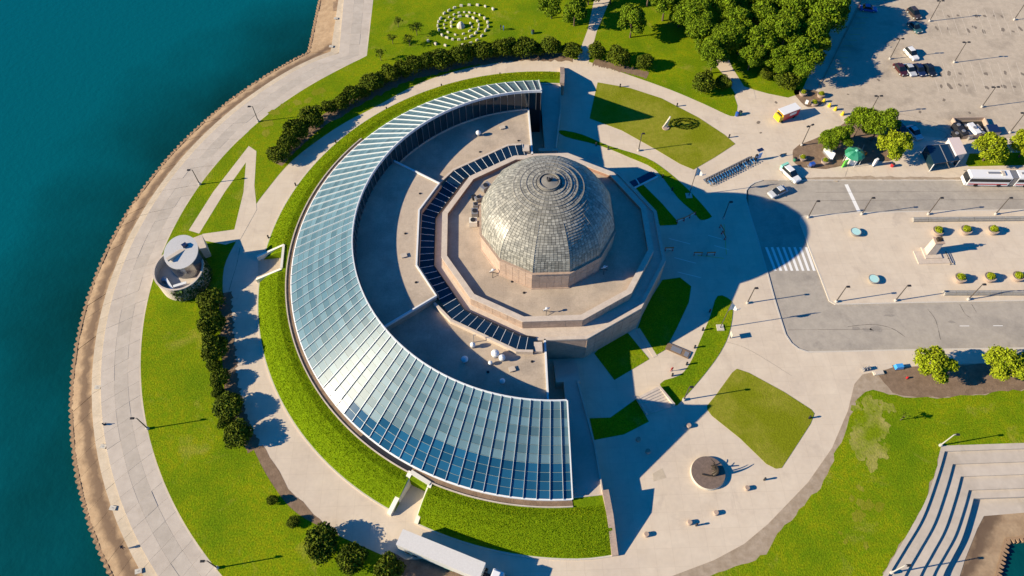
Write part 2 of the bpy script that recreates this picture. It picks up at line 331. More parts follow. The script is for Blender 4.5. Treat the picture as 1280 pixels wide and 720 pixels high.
for A, B, m_ in ((l_in, l_b2, 'slab'), (l_b2, l_b1, 'slab_mid'), (l_b1, l_tan, 'slab')): slabs(prom, A, B, 0.0, 0.0, NS, m_)
rv = MB(); ra, rb = resample(l_tan, 161), resample(l_out, 161)
rv.add([(*p, -.45) for p in ra]+[(*p, -2.5) for p in rb], [(i, i+1, 162+i, 161+i) for i in range(160)])
rv = rv.build('revetment', 'dirt'); tag(rv, kind='structure')
slabs(rv, l_tan, l_mid, -.30, -.55, NS, 'slab_tan', name='slab'); slabs(rv, l_mid, l_out, -.9, -2.25, NS, 'revet', name='slab', jit=.04)
# sheet piling: toothed capping along the water
def piling(line, zt, pitch=.62, depth=.42):
    q = resample(line, 2); L_ = np.array(line); s = np.r_[0, np.cumsum(np.hypot(*np.diff(L_, axis=0).T))]; n = int(s[-1]/pitch)*2
    q = resample(line, n); mb = MB()
    t = np.gradient(q, axis=0); t /= np.linalg.norm(t, axis=1)[:, None]; nn = np.c_[-t[:, 1], t[:, 0]]
    if np.dot(nn[n//2], q[n//2]-np.array(PC)) < 0: nn = -nn
    off = np.where(np.arange(n)//2 % 2 == 0, depth, .05)+rng.normal(0, .05, n)
    o_ = q+nn*off[:, None]; i_ = q-nn*.35; jz = zt+rng.normal(0, .05, n)
    vs = [(*p, z) for p, z in zip(o_, jz)]+[(*p, z) for p, z in zip(i_, jz)]+[(*p, -6) for p in o_]
    fs = [(i, i+1, n+i+1, n+i) for i in range(n-1)]+[(2*n+i, 2*n+i+1, i+1, i) for i in range(n-1)]
    return mb.add(vs, fs)
o = piling(l_out, -2.1).build('sheet_pile_wall', 'pile'); tag(o, 'rusty brown toothed steel piling along the lake edge below the revetment', 'piling')
# ---- paved plaza: all land up to the kerb of the turning circle
kerb_in = [(953, 225), (943, 228), (937, 232), (932.5, 238), (932, 248), (938, 270), (946.7, 297), (953, 320), (960, 344), (968, 374), (976, 400), (981.7, 418), (989, 429), (998, 436), (1010, 440), (1040, 439.5)]
rd_top, rd_bot = P(1285, 225.5), P(1285, 435)
E_ = 520
plz = list(map(tuple, resample(shore(81.9, (457, 70), (465, 0), 0), 120)))
plz = plz+[(-30, 420), (E_, 420), (E_, rd_top[1]), P(1280, 225.5), P(1100, 225.5), P(973, 225)]+PL(kerb_in)+PL([(1120, 437.5), (1285, 435)])+[(E_, rd_bot[1]), (E_, P(1280, 553)[1]+.5)]+PL([(1290, 554), (1181, 557), (1176, 560), (1170, 590), (1154, 632), (1127, 680), (1105, 717), (1095, 735)])+[(P(1090, 760)[0], -140), (-25, -140)]
o = MB().prism(plz, -.3, 0.0).build('plaza_pavement', 'concrete'); tag(o, kind='structure')
rdpoly = [(45, 40), (E_-1, 40), (E_-1, -25), (45, -25)]
rdpoly = [P(935, 215), (E_, P(1280, 215)[1]), (E_, P(1280, 445)[1]), P(940, 450)]
o = MB().add([(*p, -.13) for p in rdpoly], [(0, 1, 2, 3)]).build('road', 'asphalt'); tag(o, kind='structure')
isl = [(1000, 277), (1001, 272), (1006, 270), (1030, 268.5), (1070, 266), (1160, 264), (1280, 262)]
isl_b = [(1280, 375.5), (1200, 377), (1120, 378.5), (1060, 380), (1044, 380), (1037, 376), (1030, 357), (1013, 313), (1004, 288)]
ip = PL(isl)+[(E_-30, P(1280, 262)[1]-1), (E_-30, P(1280, 375)[1])]+PL(isl_b)
o = MB().prism(ip, -.3, 0).build('island_pavement', 'concrete'); tag(o, kind='structure')
mb = MB(); mb.strip(PL(kerb_in), .32, -.3, .02); mb.strip([P(973, 225), P(1280, 225.5)], .3, -.3, .02); mb.strip(ip+[ip[0]], .3, -.3, .02); mb.strip(PL([(1040, 439.5), (1120, 437.5), (1285, 435)]), .3, -.3, .02)
o = mb.build('kerb', 'kerb'); tag(o, kind='structure')
# parking lot sheet
lotp = PL([(1080, -12), (1030, 97), (1022, 108), (1030, 122), (1045, 136), (1066, 152), (1100, 150), (1125, 168), (1175, 172), (1192, 174), (1290, 172)])+[(E_, P(1280, 172)[1]), (E_, 300), (P(1080, -12)[0]+5, 300)]
flat('parking_lot', lotp, .006, 'lot')
# forecourt road markings, zebra, stop line
pm = empty('road_marking'); tag(pm, kind='structure')
def line(a, b_, wd, z, matn='paint', nm='painted_line', zz=0):
    a, b_ = np.array(P(*a, zz)), np.array(P(*b_, zz)); d = (b_-a)/np.linalg.norm(b_-a); nn = np.array([-d[1], d[0]])*wd/2
    return MB().add([(*(a+nn), z), (*(b_+nn), z), (*(b_-nn), z), (*(a-nn), z)], [(3, 2, 1, 0)]).build(nm, matn, pm)
for k in range(8): line((958+k*7.1, 308.5), (969.5+k*6.95, 338), .55, -.124, nm='crossing_stripe')
line((1058, 230), (1074, 264), .8, -.124)
for k in range(6): line((1200+k*42, 407-k*.3), (1212+k*42, 407-k*.3), .14, -.124)
for a, b_ in (((836, 298), (863, 305)), ((885, 294), (903, 299)), ((843, 322), (870, 329)), ((893, 307), (911, 312)), ((847, 340), (876, 347))): line(a, b_, .14, .006)
line((872, 319), (905, 323), .12, .006, 'paint_yellow'); line((905, 280), (908, 318), .12, .006, 'paint_yellow')
for x_0, y_0, dx_, sx_, sy_, n_ in ((1178, 78, 11.5, 6.5, 19, 24), (1172, 28, 10.8, 5.5, 16, 24), (1168, 97, 11.7, 6, 18, 24), (1167, 12, 10.6, 5, 15, 24)):
    for k in range(n_): x = x_0+k*dx_; line((x, y_0), (x+sx_, y_0+sy_), .11, .012, 'bay_paint', 'bay_line')
def blot(px, py, r, z, nm='oil_stain', m_='stain', el=1.6):
    cx, cy = P(px, py); n = 14; ph = rng.uniform(0, 6.3); pts = []
    for k in range(n): a = 2*PI*k/n; q = r*(1+.25*math.sin(2*a+ph)+rng.normal(0, .12)); pts.append((cx+q*math.cos(a), cy+q*el*math.sin(a)))
    return MB().add([(*p, z) for p in pts], [tuple(range(n))]).build(nm, m_, pm)
for y_, x_0, n_ in ((92, 1176, 10), (37, 1172, 10), (108, 1176, 9), (20, 1185, 8)):
    for k in range(n_):
        if rng.random() < .8: blot(x_0+k*11.5+rng.normal(0, 1.5), y_+rng.normal(0, 1.5), rng.uniform(.25, .6), .009)
for px, py in ((1150, 140), (1212, 141), (1148, 152), (1098, 100), (1060, 118), (1180, 125), (970, 128), (951, 166), (948, 153)): blot(px, py, rng.uniform(.25, .5), .014, el=1)
def crack(pts, wd=.10, z=-.121, nm='crack'):
    pts = PL(smooth_line(pts, 4)); mb = MB()
    for a, b_ in zip(pts, pts[1:]):
        a, b_ = np.array(a), np.array(b_); d = (b_-a)/np.linalg.norm(b_-a); nn = np.array([-d[1], d[0]])*wd/2*rng.uniform(.5, 1.3)
        mb.add([(*(a+nn), z), (*(b_+nn), z), (*(b_-nn), z), (*(a-nn), z)], [(3, 2, 1, 0)])
    mb.build(nm, 'crack', pm)
crack([(1060, 408), (1090, 405), (1115, 410), (1132, 421)]); crack([(1200, 380), (1207, 392), (1214, 397)]); crack([(1160, 386), (1170, 400), (1176, 424)]); crack([(1215, 380), (1221, 390)]); crack([(960, 252), (1060, 250), (1280, 249)], .07); crack([(985, 412), (1040, 411.5), (1120, 411)], .06)
crack([(1020, 240), (1280, 238)], .06); crack([(1060, 210), (1056, 222)], .06, .013); crack([(300, 310), (296, 330), (290, 350), (284, 372)], .08, .013); crack([(890, 425), (930, 434), (990, 470)], .04, .013); crack([(1046, 130), (1120, 141), (1180, 158), (1200, 176)], .06, .014); crack([(1168, 160), (1185, 168), (1176, 176)], .08, .014)
for px, py, r in ((1085, 412, 1.2), (1096, 411, 1.5), (1070, 410, 1.0), (1112, 394, .9), (1050, 305, .6), (1010, 300, .6), (1190, 402, .8)): blot(px, py, r, -.1225, 'road_stain', 'asphalt_dark', .35)
for k in range(13):
    t = k/12; x0 = 1076-44*t; y0 = 8+84*t; line((x0+4, y0), (x0+17, y0-1+3*t), .1, .012, 'paint_yellow')
# lot kerb on the tree side
mb = MB().strip(PL([(1080, -12), (1075, 6), (1030, 97), (1024, 106)]), .3, -.2, .16); o = mb.build('kerb', 'dust'); tag(o, kind='structure')
# ---- lawns
inner_n = PL(smooth_line([(921, 142), (913, 145), (880, 130), (840, 113), (790, 95), (745, 80), (720, 74), (680, 73), (640, 76), (586, 85), (527, 103), (470, 133), (420, 160), (366, 200), (333, 238), (316, 262), (296, 300), (280, 335), (279, 380), (282, 430), (293, 500), (320, 568), (345, 612), (372, 642), (420, 668), (480, 695), (520, 716), (560, 735), (640, 760)], 4))
pa = resample(shore(81.6, (458.5, 70), (466.5, 0), 0), 140)
ln_ = [tuple(p) for p in pa]+[(0, 200), (120, 220)]+PL([(1062, -30), (1056, 0), (1030, 55), (1010, 96), (1001, 117), (985, 122), (960, 117), (942, 112), (926, 112), (918, 120), (922, 132)])+inner_n+[(20, -140), (0, -140)]
flat('lawn', ln_, .02, 'lawn')
paths = empty('footpath'); tag(paths, kind='structure')
def path(pts, z=.03, m_='concrete', nm='paving'): return flat(nm, PL(pts), z, m_, base=0.0, parent=paths)
path([(770, -30), (749, -30), (735, 36), (722, 71), (724, 78), (735, 80), (746, 39), (775, -30)])
path([(311, 182.5), (320.5, 189), (318, 232), (321, 262), (300, 300), (282, 306), (252, 300), (253, 292.5), (293, 287), (304.5, 240), (307.5, 203), (281, 240), (249, 292), (236, 288), (266.5, 240)])
path([(893, 80), (903, 92), (922, 122), (945, 124), (942, 112), (930, 108), (915, 84), (905, 60), (895, 60)], .034)
lawn_specs = [
    [(747, 103), (787, 110), (827, 123), (873, 147), (905, 168), (919, 180), (893, 197), (867, 212), (850, 205), (820, 187), (777, 163), (737, 148), (742, 125)],
    [(828, 350), (850, 347), (864, 358), (861, 378), (846, 410), (832, 437), (820, 444), (797, 411), (806, 385)],
    [(785, 416.5), (811.5, 449), (768, 475), (743, 442), (760, 425)],
    [(737, 523), (763, 522), (795, 499), (811, 527), (780, 543), (743, 550)],
    [(921, 461), (936, 466), (980, 490), (1014, 512), (1018, 517), (1013, 530), (987, 570), (977, 585), (970, 586), (958, 580), (925, 548), (890, 520), (884, 512), (884, 507), (894, 495), (915, 466)],
    [(795, 235), (804, 231), (828, 255), (847, 277), (846, 281), (825, 282), (816, 262)]]
for i, s_ in enumerate(lawn_specs): flat('lawn', PL(s_), .05, 'lawn_dry' if i in (0, 4) else 'lawn')
for s_ in ([(700, 163), (727, 168), (760, 182), (807, 197), (835, 215), (863, 240), (887, 267), (888, 272), (876, 275), (867, 265), (847, 247), (820, 213), (787, 197), (750, 182), (707, 171)],
           [(897, 370), (914, 376), (916, 391), (911, 418), (900, 441), (882, 466), (857, 495), (842, 507), (825, 480), (850, 469), (863, 453), (875, 426), (888, 395)]):
    flat('lawn', PL(smooth_line(s_, 3, True)), .06, 'lawn')
# south-east lawn with its dirt verge
flat('bare_soil', PL([(1078, 468), (1068, 480), (1060, 513), (1040, 560), (1010, 603), (960, 655), (930, 680), (893, 700), (835, 722), (800, 740), (1095, 740), (1103, 720), (1127, 682), (1154, 633), (1170, 592), (1176, 561), (1181, 558), (1290, 555), (1290, 452), (1200, 455), (1120, 459)]), .012, 'dust')
flat('planting_bed', PL([(1098, 468), (1112, 460), (1200, 456), (1300, 452), (1300, 486), (1250, 490), (1200, 496), (1150, 497), (1115, 492)]), .018, 'dirt', rough=True)
flat('lawn', PL(smooth_line([(1090, 487), (1120, 495), (1160, 497), (1200, 496), (1290, 487), (1300, 520), (1291, 553.5), (1183, 556.5), (1176, 560), (1169, 590), (1153, 632), (1126, 680), (1104, 717), (1092, 745), (840, 745), (887, 720), (927, 707), (958, 692), (972, 668), (993, 643), (1027, 610), (1041, 575), (1060, 530), (1071, 498)], 2, True)), .03, 'lawn', rough=True)
dg = empty('dry_grass'); tag(dg, kind='structure')
def dry(spots, m_, z0, rmin, rmax):
    for i, (px, py) in enumerate(spots):
        cx, cy = P(px, py); n = 22; r = rng.uniform(rmin, rmax); ph = rng.uniform(0, 6.3); pts = []
        for k in range(n): a = 2*PI*k/n; q = r*(1+.22*math.sin(2*a+ph)+.15*math.sin(5*a+2*ph)+rng.normal(0, .12)); pts.append((cx+q*math.cos(a), cy+q*math.sin(a)))
        MB().add([(*p, z0+.0007*i) for p in pts], [tuple(range(n))]).build('dry_patch', m_, dg)
dry([(float(np.clip(1090+rng.normal(0, 11), 1070, 1110)), float(np.clip(536+rng.normal(0, 22), 503, 578))) for _ in range(46)], 'straw', .033, .3, 1.7)
dry([(330+60*t+rng.normal(0, 5), 158-42*t+rng.normal(0, 4)) for t in np.linspace(0, 1, 14)], 'lawn_dry', .023, .4, 1.5)
dry([(rng.uniform(1050, 1110), rng.uniform(600, 690)) for _ in range(10)], 'lawn_dry', .033, .3, 1.3)
flat('planting_bed', PL(smooth_line([(990, 192), (1000, 180), (1020, 173), (1040, 160), (1066, 152), (1100, 152), (1124, 165), (1126, 196), (1090, 203), (1045, 209), (1012, 211), (994, 205)], 3, True)), .02, 'dirt', rough=True)
flat('planting_bed', PL(smooth_line([(993, 113), (1018, 113), (1030, 121), (1026, 131), (1010, 134), (998, 124)], 3, True)), .02, 'dirt')
flat('lawn', PL([(1207, 205), (1212, 192), (1300, 190), (1300, 206), (1211, 208)]), .03, 'lawn')
flat('bare_soil', PL([(985, 222), (1100, 220.5), (1204, 222), (1204, 225), (1100, 224.6), (985, 224.4)]), .012, 'dust', rough=True)
flat('bare_soil', PL(smooth_line([(310, 570), (330, 610), (365, 650), (410, 668), (405, 655), (385, 636), (362, 612), (342, 580), (328, 556)], 3, True)), .014, 'dirt', rough=True)
flat('bare_soil', PL(smooth_line([(480, 690), (520, 700), (560, 690), (600, 715), (560, 740), (500, 725)], 3, True)), .03, 'dirt', rough=True)
def soil(line_, wd):
    q = resample(PL(smooth_line(line_, 4)), 90); t = np.gradient(q, axis=0); t /= np.linalg.norm(t, axis=1)[:, None]; nn = np.c_[-t[:, 1], t[:, 0]]
    a = q+nn*(wd/2+rng.normal(0, .25, 90))[:, None]; b_ = q-nn*(wd/2+rng.normal(0, .25, 90))[:, None]
    o = MB().add([(*p, .028) for p in a]+[(*p, .028) for p in b_], [(i, i+1, 91+i, 90+i) for i in range(89)]).build('hedge_soil', 'dirt'); tag(o, kind='structure')
soil([(345, 204), (372, 178), (392, 159), (420, 142), (446, 128), (470, 114), (500, 100), (530, 90), (570, 81), (610, 74), (650, 71), (690, 71), (716, 72)], 3.4)
soil([(742, 77), (775, 85), (810, 94)], 2.6); soil([(281, 366), (283, 410), (287, 450), (291, 490), (303, 530), (318, 562)], 2.6)
# ---- stepped stone seating down to the basin
stp = empty('stepped_seating', (0, 0, 0), 0, 'pale concrete stepped terraces curving down to a small basin', 'steps')
curves = [[(1181, 557), (1176, 560), (1170, 590), (1154, 632), (1127, 680), (1105, 717), (1090, 745)]]
tops = [(1181, 564), (1191, 580), (1201, 595.5), (1211, 612.5), (1217, 623)]
bots = [(1112, 717), (1132, 717), (1151, 717), (1167, 717), (1180, 717)]
shape = [(0, 0), (-.14, .216), (-.40, .54), (-.72, .79), (-1, 1)]
for (tx, ty), (bx_, by_) in zip(tops, bots):
    dx, dy = tx-bx_, by_-ty
    curves.append([(tx+q*dx, ty+k*dy) for q, k in shape]+[(bx_-dx*.2, by_+26)])
nst = len(curves)
zt = [.04, -.36, -.76, -1.16, -1.56, -2.4]
CU = [[P(*p, zt[max(i-1, 0)]) for p in smooth_line(c_, 5)] for i, c_ in enumerate(curves)]
EX = 260
for i in range(nst):
    poly = list(CU[i])
    if i+1 < nst: nxt = CU[i+1]
    z_ = zt[i]
    # tread i: from its own line to beyond the next line, L-shaped, the lower tread tucked under
    body = poly+[(EX, poly[-1][1]), (EX, poly[0][1])]
    if i+1 < nst:
        poly2 = list(nxt)
        body = poly+[poly2[-1]]+poly2[::-1][1:]+[(EX, poly2[0][1]), (EX, poly[0][1])]
    else:
        inner = PL([(1195, 735), (1206, 700), (1222, 660), (1230, 645), (1290, 640)], z_)
        body = poly+inner+[(EX, inner[-1][1]), (EX, poly[0][1])]
    MB().prism(body, -4, z_).build('step', 'slab', stp)
inner = PL([(1195, 735), (1206, 700), (1222, 660), (1230, 645), (1290, 640)], -2.4)
sh = MB().prism(inner+[(EX, inner[-1][1]), (EX, basin[-1][1])]+basin[::-1], -4, -2.45); o = sh.build('basin_apron', 'revet'); tag(o, kind='structure')
def piling2(line_):
    q = resample(line_, int(40/.31)); n = len(q); t = np.gradient(q, axis=0); t /= np.linalg.norm(t, axis=1)[:, None]; nn = np.c_[t[:, 1], -t[:, 0]]
    off = np.where(np.arange(n)//2 % 2 == 0, .7, .05)+rng.normal(0, .06, n); o_ = q+nn*off[:, None]; i_ = q-nn*.3
    return MB().add([(*p, -2.35) for p in o_]+[(*p, -2.35) for p in i_]+[(*p, -6) for p in o_], [(i, i+1, n+i+1, n+i) for i in range(n-1)]+[(2*n+i, 2*n+i+1, i+1, i) for i in range(n-1)])
o = piling2(basin+[(basin[-1][0]+12, basin[-1][1])]).build('sheet_pile_wall', 'pile'); tag(o, 'toothed steel piling round the small basin below the stepped terraces', 'piling')
# ---- the grass berm ring, with gaps for stair and ramp
def pa_(px, py, z): x, y = P(px, py, z); return math.degrees(math.atan2(y, x)) % 360
BPROF = [(52.0, -.2), (52.0, 3.15), (55.2, 3.1), (57.0, 2.35), (58.6, 1.2), (59.6, .35), (59.85, .18), (59.85, -.2)]
G1 = (pa_(324, 322, .5), pa_(321, 352, .5)); G2 = (pa_(488, 642, .5)+.3, pa_(521, 652, .5)-.2)
segs = [(82.5, G1[0]+.3), (G1[1]-.3, G2[0]), (G2[1], 277.9)]
def bz(r): return float(np.interp(r, [q[0] for q in BPROF[1:7]], [q[1] for q in BPROF[1:7]]))
def widen(r, a): return r+1.5*max(0., min(1., (a-243)/30))**1.3*max(0., min(1., (r-55)/4.85))
def widen_all(mb):
    mb.v = [(lambda r, a: (widen(r, a)*math.cos(R(a)), widen(r, a)*math.sin(R(a)), v[2]))(math.hypot(v[0], v[1]), math.degrees(math.atan2(v[1], v[0])) % 360) for v in mb.v]; return mb
bm_ = MB()
for a0, a1 in segs: bm_.ring(BPROF, R(a0), R(a1), max(6, int((a1-a0)/2)))
o = widen_all(bm_).build('berm', 'berm'); tag(o, kind='structure')
core = MB().ring([(51.9, -.2), (51.9, 3.1), (54.4, 3.1), (54.4, -.2)], R(83), R(277), 90).build('berm_core', 'berm'); tag(core, kind='structure')
bed = MB().ring([(52.0, 3.0), (52.0, 3.22), (53.35, 3.22), (53.35, 3.0)], R(140), R(271.7), 80).build('planting_strip', 'dirt'); tag(bed, kind='structure')
kb = MB().ring([(53.35, 3.0), (53.35, 3.42), (53.55, 3.42), (53.55, 3.0)], R(140), R(271.7), 100).build('strip_kerb', 'stone_cap'); tag(kb, kind='structure')
gr = MB().ring([(52.3, 3.2), (52.3, 3.30), (53.35, 3.30), (53.35, 3.2)], R(pa_(452, 545, 3.3)), R(pa_(513, 588, 3.3)), 24).build('intake_grille', 'dark_metal'); tag(gr, 'dark flat metal grille set in the planting strip under the glass eave', 'grille')
ek = MB()
for a0, a1 in segs: ek.ring([(59.8, -.1), (59.8, .22), (60.05, .22), (60.05, -.1)], R(a0), R(a1), max(6, int((a1-a0)/2)))
o = widen_all(ek).build('berm_kerb', 'kerb'); tag(o, kind='structure')
def tufts(n, sampler, h, wd):
    vs = np.zeros((n, 3, 3)); 
    for i in range(n):
        x, y, z = sampler(); a = rng.uniform(0, 2*PI); k = rng.uniform(.6, 1.3); dx, dy = math.cos(a)*wd*k/2, math.sin(a)*wd*k/2
        lx, ly = rng.normal(0, h*.55, 2)
        vs[i] = [(x-dx, y-dy, z-.03), (x+dx, y+dy, z-.03), (x+lx, y+ly, z+h*k)]
    mb = MB(); mb.v = [tuple(p) for p in vs.reshape(-1, 3)]; mb.f = [(3*i, 3*i+1, 3*i+2) for i in range(n)]; mb.m = [0]*n; return mb
def berm_pt():
    while True:
        r = math.sqrt(rng.uniform(53.6**2, 59.7**2)); a = rng.uniform(82.8, 277.6)
        if any(s0+.3 < a < s1-.3 for s0, s1 in segs): rw = widen(r, a); return (rw*math.cos(R(a)), rw*math.sin(R(a)), bz(r))
o = tufts(110000, berm_pt, .11, .12).build('berm_grass', 'tuft'); tag(o, 'long bright green grass covering the berm round the glass pavilion', 'grass', kind='stuff')
# granite end walls of the berm, and the raised decks at the pavilion ends
for sgn, lb in ((-1, 'pink granite wall ending the grass berm beside the sundial court'), (1, 'short pale granite wall ending the berm beside the shaded lawn')):
    o = MB().strip([(7.25, sgn*51.0), (7.7, sgn*55), (8.2, sgn*61.0)], 1.1, -.2, [4.0, 3.3, .5]).build('end_wall', 'granite'); tag(o, lb, 'wall')
for sgn, lb in ((-1, 'dark paved deck at the pavilion end towards the stone stools'), (1, 'blue-shadowed deck at the pavilion end towards the tree lawn')):
    root = empty('entrance_deck', (0, 0, 0), 0, lb, 'deck')
    MB().prism([(1.75, sgn*30), (4.4, sgn*30), (6.4, sgn*42.5), (7.0, sgn*51.6), (1.75, sgn*51.9)], -.2, 3.0).build('deck_slab', 'slab', root)
    MB().strip([(4.3, sgn*30), (6.3, sgn*42.5), (6.85, sgn*51.5)], .25, 2.9, 3.35).build('parapet', 'stone_cap', root)
    MB().strip([(1.9, sgn*51.85), (6.9, sgn*51.5)], .25, 2.9, 3.3).build('parapet', 'stone_cap', root)
    for k in range(6):
        y0 = 24.2+k*.97; MB().box((2.55, sgn*(y0+.485), .25*(k+1)-.1), (4.5, .96, .5*(k+1)+.2-.001*k)).build('stair_tread', 'slab', root)
# ================================================================== OLD PLANETARIUM BUILDING
D0 = R(15)
pb = empty('planetarium_building', (0, 0, 0), 0, 'twelve-sided granite building in two tiers under a grey tiled dome', 'building')
def dod(r): return [(r*math.cos(D0+k*PI/6), r*math.sin(D0+k*PI/6)) for k in range(12)]
lt = MB().lathe([(24.4, -.2), (24.4, 7.5)], 12, a0=D0).build('lower_tier', 'granite', pb)
# blocks: coursed facing panels on each side of the lower tier
def face_blocks(root, r, z0, z1, rows, cols, ks, matn, proud=.09, nm='facing_block'):
    pr = None
    for k in ks:
        a, b_ = np.array(dod(r)[k]), np.array(dod(r)[(k+1) % 12]); d = b_-a; L_ = np.linalg.norm(d); d /= L_; nrm = np.array([d[1], -d[0]]); ang_ = math.atan2(d[1], d[0])
        bw, bh = L_/cols, (z1-z0)/rows
        for i in range(rows):
            for j in range(cols):
                c = a+d*(j+.5)*bw+nrm*proud/2*rng.uniform(.6, 1.3)
                if pr is None:
                    pr = MB().box((0, 0, 0), (bw-.06, proud, bh-.06)).build(nm, matn, root); o_ = pr
                else: o_ = pr.copy(); col.objects.link(o_)
                o_.location = (c[0], c[1], z0+(i+.5)*bh); o_.rotation_euler = (0, 0, ang_)
face_blocks(lt, 24.4, .3, 7.0, 5, 6, (9, 10, 11), 'granite')
MB().ring([(21.0, 7.3), (21.0, 7.55), (24.35, 7.55), (24.35, 7.3)], D0, D0+2*PI, 12).build('lower_roof', 'stone_cap', pb)
MB().ring([(23.75, 7.5), (23.75, 7.8), (24.5, 7.8), (24.5, 7.35)], D0, D0+2*PI, 12).build('lower_coping', 'stone_cap', pb)
ut = MB().ring([(20.75, 7.5), (20.75, 10.05), (21.6, 10.05), (21.6, 7.5)], D0, D0+2*PI, 12).build('upper_tier', 'granite', pb)
face_blocks(ut, 21.6, 7.9, 9.95, 2, 7, (7, 8, 9, 10, 11), 'granite', .07)
MB().ring([(20.55, 10.05), (20.55, 10.22), (21.72, 10.22), (21.72, 10.05)], D0, D0+2*PI, 12).build('parapet_coping', 'stone_cap', ut)
MB().ring([(20.60, 9.2), (20.60, 10.05), (20.75, 10.05), (20.75, 9.2)], D0, D0+2*PI, 12).build('parapet_lining', 'granite_red', ut)
tf = MB().ring([(12.5, 9.0), (12.5, 9.2), (20.75, 9.2), (20.75, 9.0)], D0, D0+2*PI, 12).build('terrace_floor', 'roofing', pb)
dr = MB().lathe([(13.5, 9.0), (13.5, 14.0)], 12, a0=D0).build('drum', 'granite', pb)
face_blocks(dr, 13.5, 9.45, 13.9, 3, 5, (7, 8, 9, 10, 11), 'granite', .06)
MB().ring([(13.2, 14.0), (13.2, 14.25), (13.75, 14.25), (13.75, 14.0)], D0, D0+2*PI, 12).build('drum_cornice', 'granite', dr)
MB().ring([(13.5, 9.2), (13.5, 9.45), (13.72, 9.4), (13.72, 9.2)], D0, D0+2*PI, 12).build('drum_plinth', 'granite', dr)
# dome: lapped tile courses, polygonal at the springing and round at the top
dome = empty('dome', (0, 0, 0)); dome.parent = pb
ZB, HD, RD = 14.25, 10.75, 13.25
def dome_pt(t, a):
    "t 0..1 from springing to crown, a angle"
    th = t*PI/2*.985; r = RD*math.cos(th)**.93; z = ZB+HD*math.sin(th)
    k = (a-D0) % (PI/6)-PI/12; pol = math.cos(PI/12)/math.cos(k); f = max(0, 1-t*1.7); f = min(1, f*1.3)
    return r*(1-f+f*pol)*(1.0 if f else 1.0), z
NC = 34
mb = MB()
for i in range(24):
    n = 72
    t0, t1 = i/24, (i+1)/24
    r0 = [dome_pt(t0, 2*PI*k/n) for k in range(n)]; r1 = [dome_pt(t1, 2*PI*k/n) for k in range(n)]
    vs = [((r-.10)*math.cos(2*PI*k/n), (r-.10)*math.sin(2*PI*k/n), z-.06) for k, (r, z) in enumerate(r0)]+[((r-.10)*math.cos(2*PI*k/n), (r-.10)*math.sin(2*PI*k/n), z-.06) for k, (r, z) in enumerate(r1)]
    mb.add(vs, [(k, (k+1) % n, n+(k+1) % n, n+k) for k in range(n)])
mb.build('dome_shell', 'dome_joint', dome)
mb = MB()
ti = [1-(1-i/NC)**1.0 for i in range(NC+1)]
for i in range(NC):
    t0, t1 = ti[i], ti[i+1]
    if t1 > .94: break
    rm = dome_pt((t0+t1)/2, 0)[0]; n = max(12, 12*int(round(2*PI*rm/.68/12)))
    step = .085 if t0 < .62 else .10
    for k in range(n):
        a0, a1 = D0+2*PI*(k+.05)/n, D0+2*PI*(k+.95)/n
        h = step*rng.uniform(.7, 1.3); g = (t1-t0)*.08; q = []
        for t, a, lift in ((t0+g, a0, h), (t0+g, a1, h), (t1-g, a1, .0), (t1-g, a0, .0)):
            r, z = dome_pt(t, a); r += lift*.8; z += lift*.6; q.append((r*math.cos(a), r*math.sin(a), z))
        lo = []
        for t, a in ((t0+g, a0), (t0+g, a1)):
            r, z = dome_pt(t, a); lo.append(((r-.12)*math.cos(a), (r-.12)*math.sin(a), z-.05))
        mb.add(q+lo, [(0, 1, 2, 3), (4, 5, 1, 0)])
o = mb.build('dome_tiles', 'dome_tile', dome); tag(o, kind='stuff')
mb = MB()
for j, t in enumerate((.70, .765, .825, .88, .925)):
    r, z = dome_pt(t, 0); MB().ring([(r-.05, z-.1), (r-.05, z+.14), (r+.08, z+.14), (r+.08, z-.2)], 0, 2*PI, 72).build('stepped_ring', 'dome_rib', dome)
pr = None
for k in range(12):
    a = D0+k*PI/6; mb = MB(); pts = []
    for j in range(13):
        t = .0+.60*j/12; r, z = dome_pt(t, a); pts.append(((r+.06)*math.cos(a), (r+.06)*math.sin(a), z+.05))
    for p, q in zip(pts, pts[1:]): mb.tube(p, q, .045, n=4)
    mb.build('hip_rib', 'dome_rib', dome)
r, z = dome_pt(.93, 0)
MB().ring([(r-.22, z+.1), (r-.22, z+.45), (r+.02, z+.45), (r+.02, z+.1)], 0, 2*PI, 36).build('crown_ring', 'dome_rib', dome)
MB().lathe([(r-.3, z), (r-.35, z+.25), (.5, z+.45)], 24).build('crown_cap', 'dome_rib', dome)
fi = MB(); fi.lathe([(.35, z+.3), (.3, z+1.0), (.12, z+1.15)], 10); fi.tube((.5, .1, z+.3), (.5, .1, z+1.2), .12); fi.tube((-.3, .35, z+.3), (-.3, .35, z+.95), .15); fi.build('finial_vents', 'dark_metal', dome)
